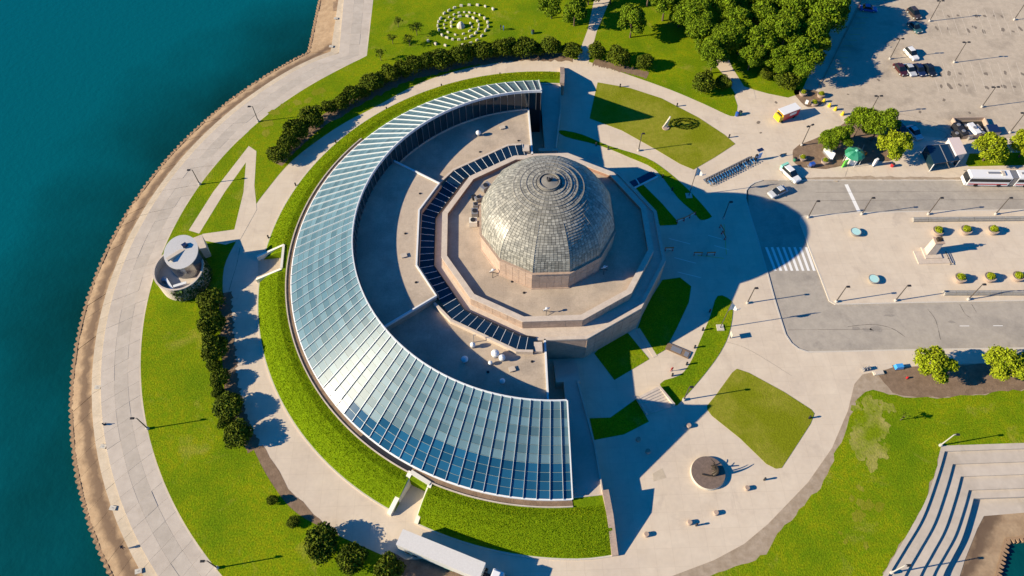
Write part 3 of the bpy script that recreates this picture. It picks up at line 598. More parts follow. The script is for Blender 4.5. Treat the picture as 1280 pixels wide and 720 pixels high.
# ================================================================== GLASS PAVILION
pv = empty('glass_pavilion', (0, 0, 0), 0, 'long curved pavilion with sloping blue-green glass roof wrapping the domed building', 'building')
RO, ZO, RI, ZI = 52.3, 3.7, 38.3, 12.9
AE = 88.4
def cone(t, lift=0.0):
    "t 0 eave .. 1 ridge"
    sl_ = math.hypot(RO-RI, ZI-ZO); nr, nz = (ZI-ZO)/sl_, (RO-RI)/sl_
    return (RO+(RI-RO)*t+nr*lift, ZO+(ZI-ZO)*t+nz*lift)
MB().ring([(RI+.02, 0), (RI+.02, ZI-.25), (RO-.02, ZO-.25), (RO-.02, 0)], R(AE), R(360-AE), 120).build('shell', 'dark_metal', pv)
rows = 11; bay = 2.5
def pane_mesh(t0, t1, a0, a1):
    (r0, z0), (r1, z1) = cone(t0+.004, -.05), cone(t1-.004, -.05); (r2, z2), (r3, z3) = cone(t0+.004, -.12), cone(t1-.004, -.12)
    A0, A1 = R(a0+.05), R(a1-.05)
    vs = [(r*math.cos(a), r*math.sin(a), z) for (r, z) in ((r0, z0), (r1, z1), (r2, z2), (r3, z3)) for a in (A0, A1)]
    return vs, [(0, 1, 3, 2), (4, 6, 7, 5), (0, 4, 5, 1), (2, 3, 7, 6), (0, 2, 6, 4), (1, 5, 7, 3)]
rest = MB(); protos = {}
bays = [(270-bay*(k+1), 270-bay*k) for k in range(72)]+[(270, 360-AE), (AE, 90)]
cnt = 0
for bi, (a0, a1) in enumerate(bays):
    for i in range(rows):
        t0, t1 = i/rows, (i+1)/rows
        clear = 0  # rows up from the eave that carry the painted dark-blue reflection
        if a0 > 238: clear = 4
        elif a0 > 228: clear = 3
        elif a0 > 222: clear = 2
        elif a0 > 214: clear = 1
        frit = (i % 2 == 0)
        mn = 'reflection_pane' if i < clear else ('pane_frit' if frit else 'pane')
        if bi < 27 and abs(a1-a0-bay) < .01:
            key = (i, mn)
            if key not in protos:
                protos[key] = MB().add(*pane_mesh(t0, t1, 0, bay)).build('glass_pane', mn, pv); o_ = protos[key]
            else: o_ = protos[key].copy(); col.objects.link(o_)
            o_.rotation_euler = (0, 0, R(a0)); cnt += 1
        else:
            rest.mi = ('pane', 'pane_frit', 'reflection_pane').index(mn); rest.add(*pane_mesh(t0, t1, a0, a1))
o = rest.build('glass_panes', ['pane', 'pane_frit', 'reflection_pane'], pv); tag(o, kind='stuff')
fp = None
angs = [270-bay*k for k in range(73)]
for a in angs:
    if fp is None:
        mb = MB(); (r0, z0), (r1, z1) = cone(0, -.1), cone(1, -.1); (r2, z2), (r3, z3) = cone(0.0, .2), cone(1, .2); wd = .028
        vs = [(r, s_*wd, z) for r, z in ((r0, z0), (r1, z1), (r3, z3), (r2, z2)) for s_ in (-1, 1)]
        fp = mb.add(vs, [(0, 1, 3, 2), (6, 4, 5, 7), (0, 2, 4, 6), (1, 7, 5, 3), (0, 6, 7, 1), (2, 3, 5, 4)]).build('glazing_bar', 'fin', pv); o_ = fp
    else: o_ = fp.copy(); col.objects.link(o_)
    o_.rotation_euler = (0, 0, R(a))
for i in range(1, rows):
    (r0, z0), (r1, z1), (r2, z2), (r3, z3) = cone(i/rows-.0018, -.1), cone(i/rows-.0018, -.02), cone(i/rows+.0018, -.02), cone(i/rows+.0018, -.1)
    MB().ring([(r0, z0), (r1, z1), (r2, z2), (r3, z3)], R(AE), R(360-AE), 90).build('purlin', 'purlin', pv)
MB().ring([(RI-.12, ZI-.5), (RI-.12, ZI+.15), (RI+.08, ZI+.15), (RI+.12, ZI-.3)], R(AE), R(360-AE), 120).build('ridge_cap', 'white_metal', pv)
MB().ring([(RO-.1, ZO-.45), (RO-.1, ZO+.05), (RO+.12, ZO-.02), (RO+.12, ZO-.45)], R(AE), R(360-AE), 120).build('eave_gutter', 'white_metal', pv)
for s_ in (1, -1):
    a = R(s_*AE); ca, sa = math.cos(a), math.sin(a); th = s_*.2
    def q(r, z, dx): return (r*ca-dx*sa*s_*-1*0+dx, r*sa, z)
    pts = [cone(0, -.5), cone(1, -.5), cone(1, .25), cone(0, .25)]
    vs = [(r*ca, r*sa, z) for r, z in pts]+[(r*ca+.2, r*sa, z) for r, z in pts]
    MB().add(vs, [(0, 1, 2, 3), (7, 6, 5, 4), (0, 4, 5, 1), (1, 5, 6, 2), (2, 6, 7, 3), (3, 7, 4, 0)]).build('rake_trim', 'white_metal', pv)
    ew = MB(); nn = 10
    for k in range(nn):
        t0, t1 = k/nn+.004, (k+1)/nn-.004; (r0, z0), (r1, z1) = cone(t0, -.1), cone(t1, -.1)
        ew = MB().add([(r0*ca+.08, r0*sa, 0), (r1*ca+.08, r1*sa, 0), (r1*ca+.08, r1*sa, z1), (r0*ca+.08, r0*sa, z0), (r0*ca-.05, r0*sa, 0), (r1*ca-.05, r1*sa, 0), (r1*ca-.05, r1*sa, z1), (r0*ca-.05, r0*sa, z0)], [(0, 1, 2, 3), (7, 6, 5, 4), (3, 2, 6, 7), (0, 3, 7, 4), (1, 5, 6, 2)])
        ew.build('end_pane', 'wall_glass', pv)
# inner curtain wall with mullions, above the terraces
wp = None
for a0 in [92.5-2.5+2.5*k for k in range(72)]:
    if wp is None:
        aa = R(2.5); vs = []
        for a in (R(.06), aa-R(.06)):
            for r in (RI-.14, RI-.02):
                for z in (7.5, ZI-.5): vs.append((r*math.cos(a), r*math.sin(a), z))
        wp = MB().add(vs, [(0, 1, 3, 2), (4, 6, 7, 5), (0, 4, 5, 1), (2, 3, 7, 6), (0, 2, 6, 4), (1, 5, 7, 3)]).build('wall_pane', 'wall_glass', pv); o_ = wp
    else: o_ = wp.copy(); col.objects.link(o_)
    o_.rotation_euler = (0, 0, R(a0))
mp = None
for k in range(74):
    a = 87.5+2.5*k
    if a < AE: a = AE
    if a > 360-AE: a = 360-AE
    if mp is None: mp = MB().box((RI-.22, 0, (7.4+ZI-.4)/2), (.3, .06, ZI-.4-7.4)).build('wall_mullion', 'grey_metal', pv); o_ = mp
    else: o_ = mp.copy(); col.objects.link(o_)
    o_.rotation_euler = (0, 0, R(a))
MB().ring([(RI-.3, 7.4), (RI-.3, 7.75), (RI+.05, 7.75), (RI+.05, 7.4)], R(93), R(267), 80).build('wall_sill', 'stone_cap', pv)
# roof terraces
ZL, ZC = 7.4, 9.35
AR = 147.5
for s_ in (1, -1):
    poly = [(24.0*math.cos(R(s_*93)), 24.0*math.sin(R(s_*93)))]+arc(38.25, s_*92.6, s_*AR, 40)+arc(23.6, s_*AR, s_*93, 24)
    poly[0] = (-1.5, s_*22.5); poly[1] = (-1.7, s_*38.2)
    rt = MB().prism(poly, -.2, ZL).build('roof_terrace', 'roofing', pv)
    MB().strip([(-1.55, s_*23.4), (-1.75, s_*38.0)], .35, ZL-.5, ZL+.4).build('parapet', 'white_metal', pv)
    d = dod(26.9); ring_ = [(26.9*math.cos(R(s_*x)), 26.9*math.sin(R(s_*x))) for x in (104.9, 135, 146)]
    st = (-3.9, s_*26.2)
    MB().strip([st]+ring_, .5, ZL-.1, ZL+1.0).build('skylight_kerb', 'stone_cap', pv)
inn = [(-21.8, 14.2), (-25.85, 7.0), (-25.85, -7.0), (-21.8, -14.2)]
cb = MB().prism(arc(38.25, AR-1, 361-AR, 40)+inn[::-1], -.2, ZC).build('raised_terrace', 'roofing', pv)
o1 = (38.1*math.cos(R(AR-1)), 38.1*math.sin(R(AR-1))); o2 = (o1[0], -o1[1])
MB().strip([o1]+inn+[o2], .32, ZC-.3, ZC+.32).build('parapet', 'white_metal', pv)
MB().strip([(inn[0][0]*.985, inn[0][1]*.985), (inn[1][0]*.985, inn[1][1]*.985), (inn[2][0]*.985, inn[2][1]*.985), (inn[3][0]*.985, inn[3][1]*.985)], .2, 7.0, ZC).build('raised_wall', 'granite', pv)
# ring skylight between the terraces and the old building
sk = empty('ring_skylight', (0, 0, 0)); sk.parent = pv
vv = [98.0]+[105+30*k for k in range(6)]+[262.0]
def skp(a, r, z): return Vector((r*math.cos(R(a)), r*math.sin(R(a)), z))
rI, zI, rO, zO = 23.4, 7.95, 26.55, 8.35
for a0, a1 in zip(vv, vv[1:]):
    sc0 = 1 if a0 >= 105 else .99
    p0, p1, q0, q1 = skp(a0, rI, zI), skp(a1, rI, zI), skp(a0, rO, zO), skp(a1, rO, zO)
    n = max(1, int(round((q1-q0).length/1.75)))
    for k in range(n):
        f0, f1 = k/n, (k+1)/n
        g = [p0.lerp(p1, f0), p0.lerp(p1, f1), q0.lerp(q1, f1), q0.lerp(q1, f0)]
        c = sum(g, Vector())/4; gg = [c+(x-c)*.985 for x in g]
        MB().add([tuple(x) for x in gg]+[(x.x, x.y, x.z-.08) for x in gg], [(0, 1, 2, 3), (7, 6, 5, 4), (0, 4, 5, 1), (1, 5, 6, 2), (2, 6, 7, 3), (3, 7, 4, 0)]).build('skylight_pane', 'skylight_glass', sk)
        u, v = g[0], g[3]; MB().tube(u+Vector((0, 0, .02)), v+Vector((0, 0, .02)), .055, n=4).build('skylight_bar', 'white_metal', sk)
    MB().tube(p0+Vector((0, 0, .02)), p1+Vector((0, 0, .02)), .12, n=4).build('skylight_edge', 'dark_metal', sk)
for s_ in (1, -1): MB().box((-2.9, s_*25.2, 7.75), (1.5, 2.0, .9)).build('skylight_end_box', 'stone_cap', sk)
# ================================================================== ROOFTOP EQUIPMENT
def roof_vent(px, py, z, r, h, label, cap=True):
    x, y = P(px, py, z+h*.5); root = empty('roof_vent', (x, y, z), 0, label, 'vent')
    MB().lathe([(r*.6, 0), (r*.6, h*.7)], 12).build('stack', 'grey_metal', root)
    MB().lathe([(r, h*.6), (r, h*.9), (r*.6, h*1.1), (.05, h*1.2)], 14).build('cap', 'white_metal', root); return root
roof_vent(591, 432, ZL, .5, 1.3, 'white mushroom vent beside a pipe on the sunlit lower terrace')
roof_vent(619, 443, ZL, .75, 1.5, 'largest white drum vent on the sunlit lower terrace')
roof_vent(627.5, 448, ZL, .6, 1.3, 'white vent touching the largest drum vent on the lower terrace')
roof_vent(613, 454, ZL, .4, .8, 'small white vent at the shadow edge of the lower terrace')
roof_vent(581, 450, ZL, .65, 1.1, 'vent standing in the ridge shadow on the lower terrace')
roof_vent(628, 477, ZL, .5, .9, 'vent close under the glass ridge wall in deep shadow')
roof_vent(598, 167, ZL, .55, 1.2, 'single white vent on the upper terrace behind the dome')
x, y = P(592, 428, ZL); o = MB().tube((x, y, ZL), (x+.1, y+.1, ZL+2.6), .07).tube((x+.1, y+.1, ZL+2.6), (x+.6, y+.1, ZL+2.6), .07).build('vent_pipe', 'grey_metal'); tag(o, 'thin bent vent pipe on the sunlit lower terrace', 'pipe')
def unit(px, py, sz, label, matn='grey_metal', fan=True, a=0.0):
    x, y = P(px, py, 9.2+sz[2]*.5); root = empty('rooftop_unit', (x, y, 9.2), a, label, 'equipment')
    MB().box((0, 0, sz[2]/2+.1), sz).build('casing', matn, root)
    for s_ in (-1, 1): MB().box((s_*sz[0]*.35, 0, .05), (.12, sz[1], .1)).build('skid', 'dark_metal', root)
    if fan: MB().lathe([(min(sz[:2])*.38, sz[2]+.1), (min(sz[:2])*.38, sz[2]+.28)], 12).build('fan', 'dark_metal', root)
unit(591.5, 278, (1.6, 1.4, 1.4), 'cream box unit at the end of the equipment row left of the dome', 'car_cream')
unit(593.5, 266, (1.3, 1.6, 1.1), 'grey fan unit beside the cream box left of the dome')
unit(594.5, 257, (1.0, 1.0, .9), 'small grey unit in the middle of the equipment row')
unit(598, 248.5, (1.5, 1.0, 1.0), 'blue-grey fan unit with pipes above the small grey unit', 'grey_metal', True, .5)
unit(592.5, 247, (.9, .9, .8), 'square fan unit at the terrace shadow edge', 'dark_metal', True, .3)
unit(607, 234, (2.2, 1.3, 1.1), 'large pale unit nearest the parapet end of the equipment row', 'grey_metal', True, .75)
for px, py, lb in ((616, 341, 'dark tripod instrument by the drum corner'), (683, 389, 'white instrument frame with crossbars on the sunlit terrace'), (755, 337, 'instrument stand in the shadow right of the drum')):
    x, y = P(px, py, 9.8); root = empty('instrument_stand', (x, y, 9.2), .4, lb, 'instrument')
    MB().tube((0, 0, .3), (0, 0, 1.4), .06).build('mast', 'grey_metal', root)
    for k in range(3): MB().tube((0, 0, .8), (.8*math.cos(k*2.1), .8*math.sin(k*2.1), 0), .05).build('leg', 'dark_metal', root)
    MB().box((0, 0, 1.4), (1.3, .14, .14)).build('crossbar', 'white_metal', root); MB().lathe([(.1, 1.4), (.28, 1.55), (.25, 1.75), (.05, 1.8)], 8).build('head', 'white_metal', root)
# ================================================================== OBSERVATORY, STAIR AND RAMP
ob = empty('small_observatory', (*P(233, 351), 0), 0, 'round metal-topped observatory with white rim beside the promenade', 'observatory')
def slant(r, zf, n=48, z0=-.2):
    vs = [(r*math.cos(2*PI*k/n), r*math.sin(2*PI*k/n), z0) for k in range(n)]+[(r*math.cos(2*PI*k/n), r*math.sin(2*PI*k/n), zf(r*math.cos(2*PI*k/n), r*math.sin(2*PI*k/n))) for k in range(n)]
    return vs, [(k, (k+1) % n, n+(k+1) % n, n+k) for k in range(n)], n
def shell(r1, r2, zf, nm, m_, z0=-.2):
    v1, f1, n = slant(r1, zf, z0=z0); v2, f2, _ = slant(r2, zf, z0=z0)
    mb = MB(); mb.add(v1+v2, f1+[tuple(i+2*n for i in f[::-1]) for f in f2]+[(n+k, n+(k+1) % n, 3*n+(k+1) % n, 3*n+k) for k in range(n)]); return mb.build(nm, m_, ob)
rimz = lambda x, y: 4.4+.10*y
shell(5.0, 4.75, rimz, 'outer_wall', 'stone_cap')
shell(5.06, 4.72, lambda x, y: rimz(x, y)+.12, 'rim', 'stone_cap', z0=4.0)
MB().lathe([(4.75, 2.3), (4.75, 2.5)], 40).build('gallery_floor', 'slab', ob)
tz = lambda x, y: 7.1+.30*y+.05*x
OX, OY = 1.1, 2.2
v1, f1, n = slant(3.45, tz, z0=.0); dr_ = MB().add([(x+OX, y+OY, z) for x, y, z in v1], f1+[tuple(range(n, 2*n))]).build('rotating_drum', 'brushed_steel', ob, smooth=False)
rf = MB().add([(x*1.02+OX, y*1.02+OY, z+.1) for x, y, z in v1[n:]]+[(x*1.02+OX, y*1.02+OY, z-.1) for x, y, z in v1[n:]], [tuple(range(n))]+[(n+k, n+(k+1) % n, (k+1) % n, k) for k in range(n)]).build('drum_roof', 'pale_steel', ob)
MB().box((OX-.9, OY-.6, 7.15), (4.0, .8, .45), .72).build('shutter_rail', 'slab', ob); MB().box((OX+.75, OY+1.1, 7.9), (1.0, .7, .7), .72).build('shutter_box', 'car_navy', ob)
MB().box((-1.6, -3.0, 3.0), (3.2, .5, .9), -.95).build('telescope_beam', 'white_metal', ob); MB().box((.6, -3.2, 2.9), (2.6, .6, 1.1), .35).build('telescope_beam', 'white_metal', ob); MB().lathe([(.7, 2.5), (.6, 3.4), (.1, 3.6)], 14, c=(-3.0, -1.6)).build('telescope_mount', 'grey_metal', ob)
xx, yy = P(250, 306, 2.5); ox, oy = P(233, 351); MB().box((xx-ox, yy-oy, 1.5), (2.2, 3.8, 3.4), .45).build('stair_block', 'stone_cap', ob)
mbv = MB()
for i in range(1500):
    a = rng.uniform(-1.7, .6); r = 5.08+abs(rng.normal(0, .18)); zt_ = rng.uniform(0, rimz(5*math.cos(a), 5*math.sin(a))-.1); x, y = r*math.cos(a), r*math.sin(a); d = rng.normal(0, .16, (3, 3)); mbv.add([(x+q[0], y+q[1], max(0, zt_+q[2])) for q in d], [(0, 1, 2)])
mbv.build('ivy', 'vine', ob)
sw = empty('stairwell', (0, 0, 0), 0, 'white-walled stairwell cut into the grass berm opposite the observatory', 'stairwell')
A_, B_, C_, D_ = P(322, 323, .6), P(356, 309, 2.4), P(353, 338, 2.4), P(321, 351, .6)
MB().strip([A_, B_], .45, -.3, [1.3, 3.3]).build('side_wall', 'car_cream', sw); MB().strip([D_, C_], .45, -.3, [1.2, 3.1]).build('side_wall', 'car_cream', sw); MB().strip([B_, C_], .5, -.3, 3.35).build('end_wall', 'car_cream', sw)
for k in range(12):
    t0, t1 = k/12, (k+1)/12; q = [np.array(A_)+(np.array(B_)-A_)*t0, np.array(A_)+(np.array(B_)-A_)*t1, np.array(D_)+(np.array(C_)-D_)*t1, np.array(D_)+(np.array(C_)-D_)*t0]
    MB().prism([tuple(x) for x in q], -.2, .03+.08*(k+1)).build('tread', 'slab_tan', sw)
rm = empty('service_ramp', (0, 0, 0), 0, 'sunken concrete ramp cutting through the berm beside the white trailer', 'ramp')
w1, w2, w3, w4 = P(486, 643, .5), P(514, 591, 2.8), P(538, 606, 2.8), P(520, 654, .5)
MB().strip([w1, w2], .8, -.3, [.7, 3.5]).build('side_wall', 'car_cream', rm); MB().strip([w4, w3], .7, -.3, [.5, 3.4]).build('side_wall', 'car_cream', rm); MB().strip([w2, w3], .7, -.3, 3.5).build('end_wall', 'car_cream', rm)
MB().prism([w1, w2, w3, w4], -.2, .02).build('ramp_floor', 'concrete', rm)
# ---- plaza stairs, glazed slabs, mat
st = empty('plaza_stairs', (0, 0, 0), 0, 'flight of pale steps between the two hedge lawns of the south plaza', 'stairs')
a, b_, c, d = [np.array(P(*q)) for q in ((823, 485), (796, 499), (808, 519), (842, 508))]
MB().strip([tuple(b_), tuple(c)], .4, -.1, .9).build('cheek_wall', 'stone_cap', st); MB().strip([tuple(a), tuple(d)], .4, -.1, .9).build('cheek_wall', 'stone_cap', st)
for k in range(8):
    t0, t1 = k/8, (k+1)/8; q = [a+(d-a)*t0, a+(d-a)*t1, b_+(c-b_)*t1, b_+(c-b_)*t0]; MB().prism([tuple(x) for x in q], -.1, .85-.1*k).build('step', 'stone_cap', st)
gs = empty('plaza_skylight', (0, 0, 0), 0, 'flat blue glazed slab in pale frame in the dome shadow', 'skylight')
for q in ([(785, 228), (794, 224), (798, 230), (789, 234)], [(796, 223), (814, 214), (820.5, 219), (800, 229)]): MB().prism(PL(q, .3), -.1, .30).build('glazing', 'car_navy', gs)
MB().strip(PL([(791, 235.5), (822, 220)], .3), .3, -.1, .36).build('frame', 'white_metal', gs); MB().strip(PL([(795, 223.5), (799, 230)], .3), .25, -.1, .36).build('frame', 'white_metal', gs)
gs = empty('plaza_skylight', (0, 0, 0), 0, 'brown and grey framed slab set across the sunlit south walk', 'skylight')
MB().prism(PL([(835, 428), (864, 440), (860, 448), (831.5, 435.5)], .25), -.1, .25).build('frame', 'dirt', gs)
for q in ([(840.5, 431.5), (853, 436.7), (850.5, 442.5), (838, 437)], [(857, 438.7), (862, 440.8), (859.5, 446.5), (854.5, 444)]): MB().prism(PL(q, .3), .2, .30).build('glazing', 'grey_metal', gs)
flat('paving_patch', PL([(731, 198), (757, 200)][:1]+[(735, 191.5), (747, 191.5), (750, 203), (733, 203)]), .02, 'slab')
flat('paving_patch', PL([(816, 592), (828, 585), (833, 597), (817, 602)]), .012, 'slab_tan')
o = MB().strip(PL([(819, 446), (797, 411)]), .9, -.1, .055).build('paving', 'concrete'); tag(o, kind='structure')
# walls along the garden walk
# ================================================================== VEGETATION
def leaf_crown(n, blobs, size, seed, shell_=.55):
    g = np.random.default_rng(seed); w_ = np.array([b[3]**2 for b in blobs]); w_ /= w_.sum(); mb = MB(); vs = []; fs = []
    for i in range(n):
        bx0, by0, bz0, br = blobs[g.choice(len(blobs), p=w_)]
        d = g.normal(size=3); d /= np.linalg.norm(d)
        if d[2] < -.35: d[2] *= -.6
        rr = br*(shell_+(1-shell_)*g.random()**.5)*g.normal(1, .07); c = np.array([bx0, by0, bz0])+d*rr*np.array([1, 1, .9])
        nrm = d*.8+g.normal(0, .55, 3); nrm /= np.linalg.norm(nrm); t = np.cross(nrm, g.normal(size=3)); t /= np.linalg.norm(t); u = np.cross(nrm, t)
        s_ = size*g.uniform(.6, 1.35); o_ = len(vs)
        vs += [tuple(c-t*s_*.5), tuple(c+u*s_*.33+nrm*s_*.1), tuple(c+t*s_*.55-nrm*s_*.12), tuple(c-u*s_*.33+nrm*s_*.1)]; fs.append((o_, o_+1, o_+2, o_+3))
    mb.v = vs; mb.f = fs; mb.m = [0]*len(fs); return mb
def make_tree(kind, seed, rad, h, n, leafm, leaf=.42, trunk_h=None):
    g = random.Random(seed); root = empty(kind, (0, 0, 0))
    th = trunk_h or h*.4; tr = MB(); lean = (g.uniform(-.2, .2), g.uniform(-.2, .2))
    r0 = max(.09, rad*.055)
    tr.tube((0, 0, -.1), (lean[0]*.5, lean[1]*.5, th*.6), r0, r0*.75, 7); tr.tube((lean[0]*.5, lean[1]*.5, th*.6), (lean[0], lean[1], h*.75), r0*.75, r0*.3, 7)
    blobs = [(lean[0], lean[1], h*.66, rad*.62)]
    nb = 11
    for k in range(nb):
        a = 2*PI*k/nb*1.7+g.uniform(-.4, .4); rr = rad*g.uniform(.42, .74); z = h*g.uniform(.42, .86); br = rad*g.uniform(.26, .42)
        if z > h*.72: rr *= .65
        blobs.append((rr*math.cos(a), rr*math.sin(a), z, br)); tr.tube((lean[0]*.7, lean[1]*.7, th*g.uniform(.6, 1.1)), (rr*.8*math.cos(a), rr*.8*math.sin(a), z*.95), r0*.4, r0*.12, 5)
    tr.build('trunk', 'bark', root); leaf_crown(n, blobs, leaf, seed).build('crown', leafm, root); return root
def make_bush(kind, seed, rad, h, n, leafm, leaf=.3):
    g = random.Random(seed); root = empty(kind, (0, 0, 0)); tr = MB()
    for k in range(4): a = k*1.6; tr.tube((.1*math.cos(a), .1*math.sin(a), -.05), (rad*.4*math.cos(a), rad*.4*math.sin(a), h*.5), .07, .03, 5)
    tr.build('stem', 'bark', root); blobs = [(0, 0, h*.5, rad*.8)]
    for k in range(9): a = 2*PI*k/9+g.uniform(-.3, .3); rr = rad*g.uniform(.35, .65); blobs.append((rr*math.cos(a), rr*math.sin(a), h*g.uniform(.35, .75), rad*g.uniform(.3, .45)))
    leaf_crown(n, blobs, leaf, seed, .7).build('foliage', leafm, root); return root
def plant(protos, spots, labelf, group, catn, zc, scr=(.92, 1.1)):
    for i, sp in enumerate(spots):
        px, py = sp[:2]; k = sp[2] if len(sp) > 2 else 1.0; pr_ = protos[i % len(protos)]; x, y = P(px, py, zc*k)
        s_ = k*random.uniform(*scr); a = random.uniform(0, 6.28); lb = labelf(i) if callable(labelf) else labelf
        if not pr_.get('used'):
            pr_['used'] = 1; o = pr_; o.location = (x, y, 0); o.rotation_euler = (0, 0, a); o.scale = (s_,)*3
        else: o = copy_tree(pr_, (x, y, 0), a, sc=s_)
        if catn == 'bush': o.scale = (s_*random.uniform(.85, 1.15), s_*random.uniform(.85, 1.15), s_*random.uniform(.8, 1.2))
        tag(o, lb, catn, group)
T = [make_tree('deciduous_tree', 20+i, 4.4+.3*i, 9.0+.5*i, 6500, 'leaf', .48) for i in range(4)]
plant(T, [(791, 25, 1.1), (832, 6, 1.0), (866, 23), (876, 40), (891, 59), (893, 73, .95), (907, 11, 1.05), (916, 28), (929, 48), (950, 22, 1.05), (972, 47), (991, 15, 1.1), (997, 56), (1016, 46, 1.15), (1002, 76, 1.1), (1030, 22, 1.2), (1043, 6, 1.2), (860, 5), (885, 0, 1.1), (930, 0), (968, 0, 1.1), (1015, 8, 1.1), (975, 78, .8), (950, 55, .95), (940, 72, .8), (962, 8), (985, 36), (908, 50), (852, 14), (1020, -14), (1040, -22), (812, -12), (850, -20), (900, -25), (950, -22), (990, -22), (1060, -30)], 'leafy green tree in the dense grove beside the parking lot', 'trees of the grove', 'tree', 5)
T2 = [make_tree('lawn_tree', 40+i, 3.8, 7.4, 4600, 'leaf', .46) for i in range(2)]
plant(T2, [(690, 5, 1.0), (719, 13, 1.08), (737, -12, 1), (765, -14, 1.05)], 'round green tree flanking the path above the stone spiral lawn', 'trees at the lawn path', 'tree', 4.5)
T3 = [make_tree('street_tree', 60+i, 4.3, 7.2, 5200, 'leaf_light', .5) for i in range(2)]
plant(T3, [(1168, 457, .92), (1256, 454, .98), (1300, 452, .9)], lambda i: ('bright yellow-green tree in the soil bed, next to the blue covered stack', 'bright yellow-green tree in the soil bed, beyond the one by the blue stack', 'bright tree at the far end of the soil bed')[i], 'trees of the soil bed', 'tree', 4, (.98, 1.02))
plant(T3, [(1118, 180, .95), (1240, 186, .98), (1285, 182, .95)], lambda i: ('bright green round tree between the green kiosk and the shelter', 'bright green round tree on the grass beside the shelter and bus', 'bright green round tree past the service yard and skip')[i], 'trees along the upper pavement', 'tree', 4, (.98, 1.02))
plant(T, [(1048, 174, .8), (1074, 158, .85), (1096, 163, .82), (1034, 179, .62)], lambda i: ('darker green tree right behind the white banner panel', 'darker green tree nearest the line of yellow bollards', 'darker green tree between the lamp post and the bright round tree', 'low darker tree at the lamp-post tip of the kiosk bed')[i], 'trees behind the kiosk', 'tree', 4)
HB = [make_bush('hedge_bush', 80+i, 2.45, 3.0, 3000, 'leaf_dark', .34) for i in range(3)]
plant(HB, [(349, 191, 1.35), (360, 179, 1.15), (371, 166, 1.4), (388, 149, 1.4), (412, 133, 1.1), (426, 128, 1.25), (440, 120, 1.4), (452, 112, 1.2), (464, 103, 1.4), (476, 98, 1.15), (489, 92, 1.35), (503, 88, 1.1), (518, 82, 1.4), (534, 79, 1.1), (550, 74, 1.4), (564, 73, 1.1), (578, 70, 1.35), (603, 64, 1.4), (617, 64, 1.1), (631, 61, 1.35), (645, 62, 1.0), (658, 60, 1.3), (673, 61, 1.05), (688, 59, 1.35), (713, 63, 1.15)], lambda i: ORD[24-i]+' bush from the lawn path in the long dark hedge outside the ring walk', 'hedge bushes along the ring walk', 'bush', 1.5)
plant(HB, [(745, 66, 1.15), (774, 71, 1.45), (805, 78, 1.15)], lambda i: ('round bush next to the lawn path on its grove side', 'largest round bush of three between lawn path and grove', 'smaller round bush nearest the grove on the ring walk edge')[i], 'bushes right of the lawn path', 'bush', 1.5)
plant(HB, [(879, 105, 1.5), (904, 104, .85)], lambda i: ('big low bush under the grove edge by the ring walk', 'small bush beside the footpath under the grove edge')[i], 'bushes at the grove edge', 'bush', 1.5)
plant(HB, [(958, 93, .8), (983, 102, 1.2)], lambda i: ('small shrub on the shaded lawn under the grove', 'round shrub at the lawn corner beside the clay tubs')[i], 'shrubs by the planters', 'bush', 1.5)
plant(HB, [(264, 374, 1.3), (258, 391, .6), (266, 406, 1.2), (261, 423, .55), (270, 438, 1.15), (267, 456, .62), (275, 471, 1.1), (274, 491, .6), (285, 508, 1.15), (284, 527, .6), (296, 543, 1.3)], lambda i: ORD[i]+' dark bush from the observatory in the row beside the ring walk', 'bushes below the observatory', 'bush', 1.5)
plant(HB, [(340, 625, .5), (366, 652, .55), (403, 678, 1.3), (438, 698, 1.4), (487, 714, 1.15)], lambda i: ('small round shrub higher up the dirt verge of the ring walk', 'small round shrub lower down the dirt verge of the ring walk', 'large dark bush between the small verge shrubs and its twin', 'largest dark bush on the verge beside the trailer', 'dark bush right behind the white trailer')[i], 'bushes near the trailer', 'bush', 1.5)
YT = [make_tree('young_tree', 100+i, 1.5, 3.6, 330, 'leaf_dark', .28, 1.4) for i in range(2)]
plant(YT, [(497, 27, .9), (520, 34, 1.25), (490, 48, .9), (511, 48, 1.15), (475, 68, 1.0)], 'thin young tree on the lawn near the stone spiral', 'young trees of the north lawn', 'tree', 2)
YT2 = make_tree('young_tree', 120, .9, 3.6, 160, 'leaf', .28, 1.6); plant([YT2], [(1130, 521)], 'slim sapling with mulch ring alone on the south-east lawn', 'sapling', 'tree', 1.5); del YT2['group']
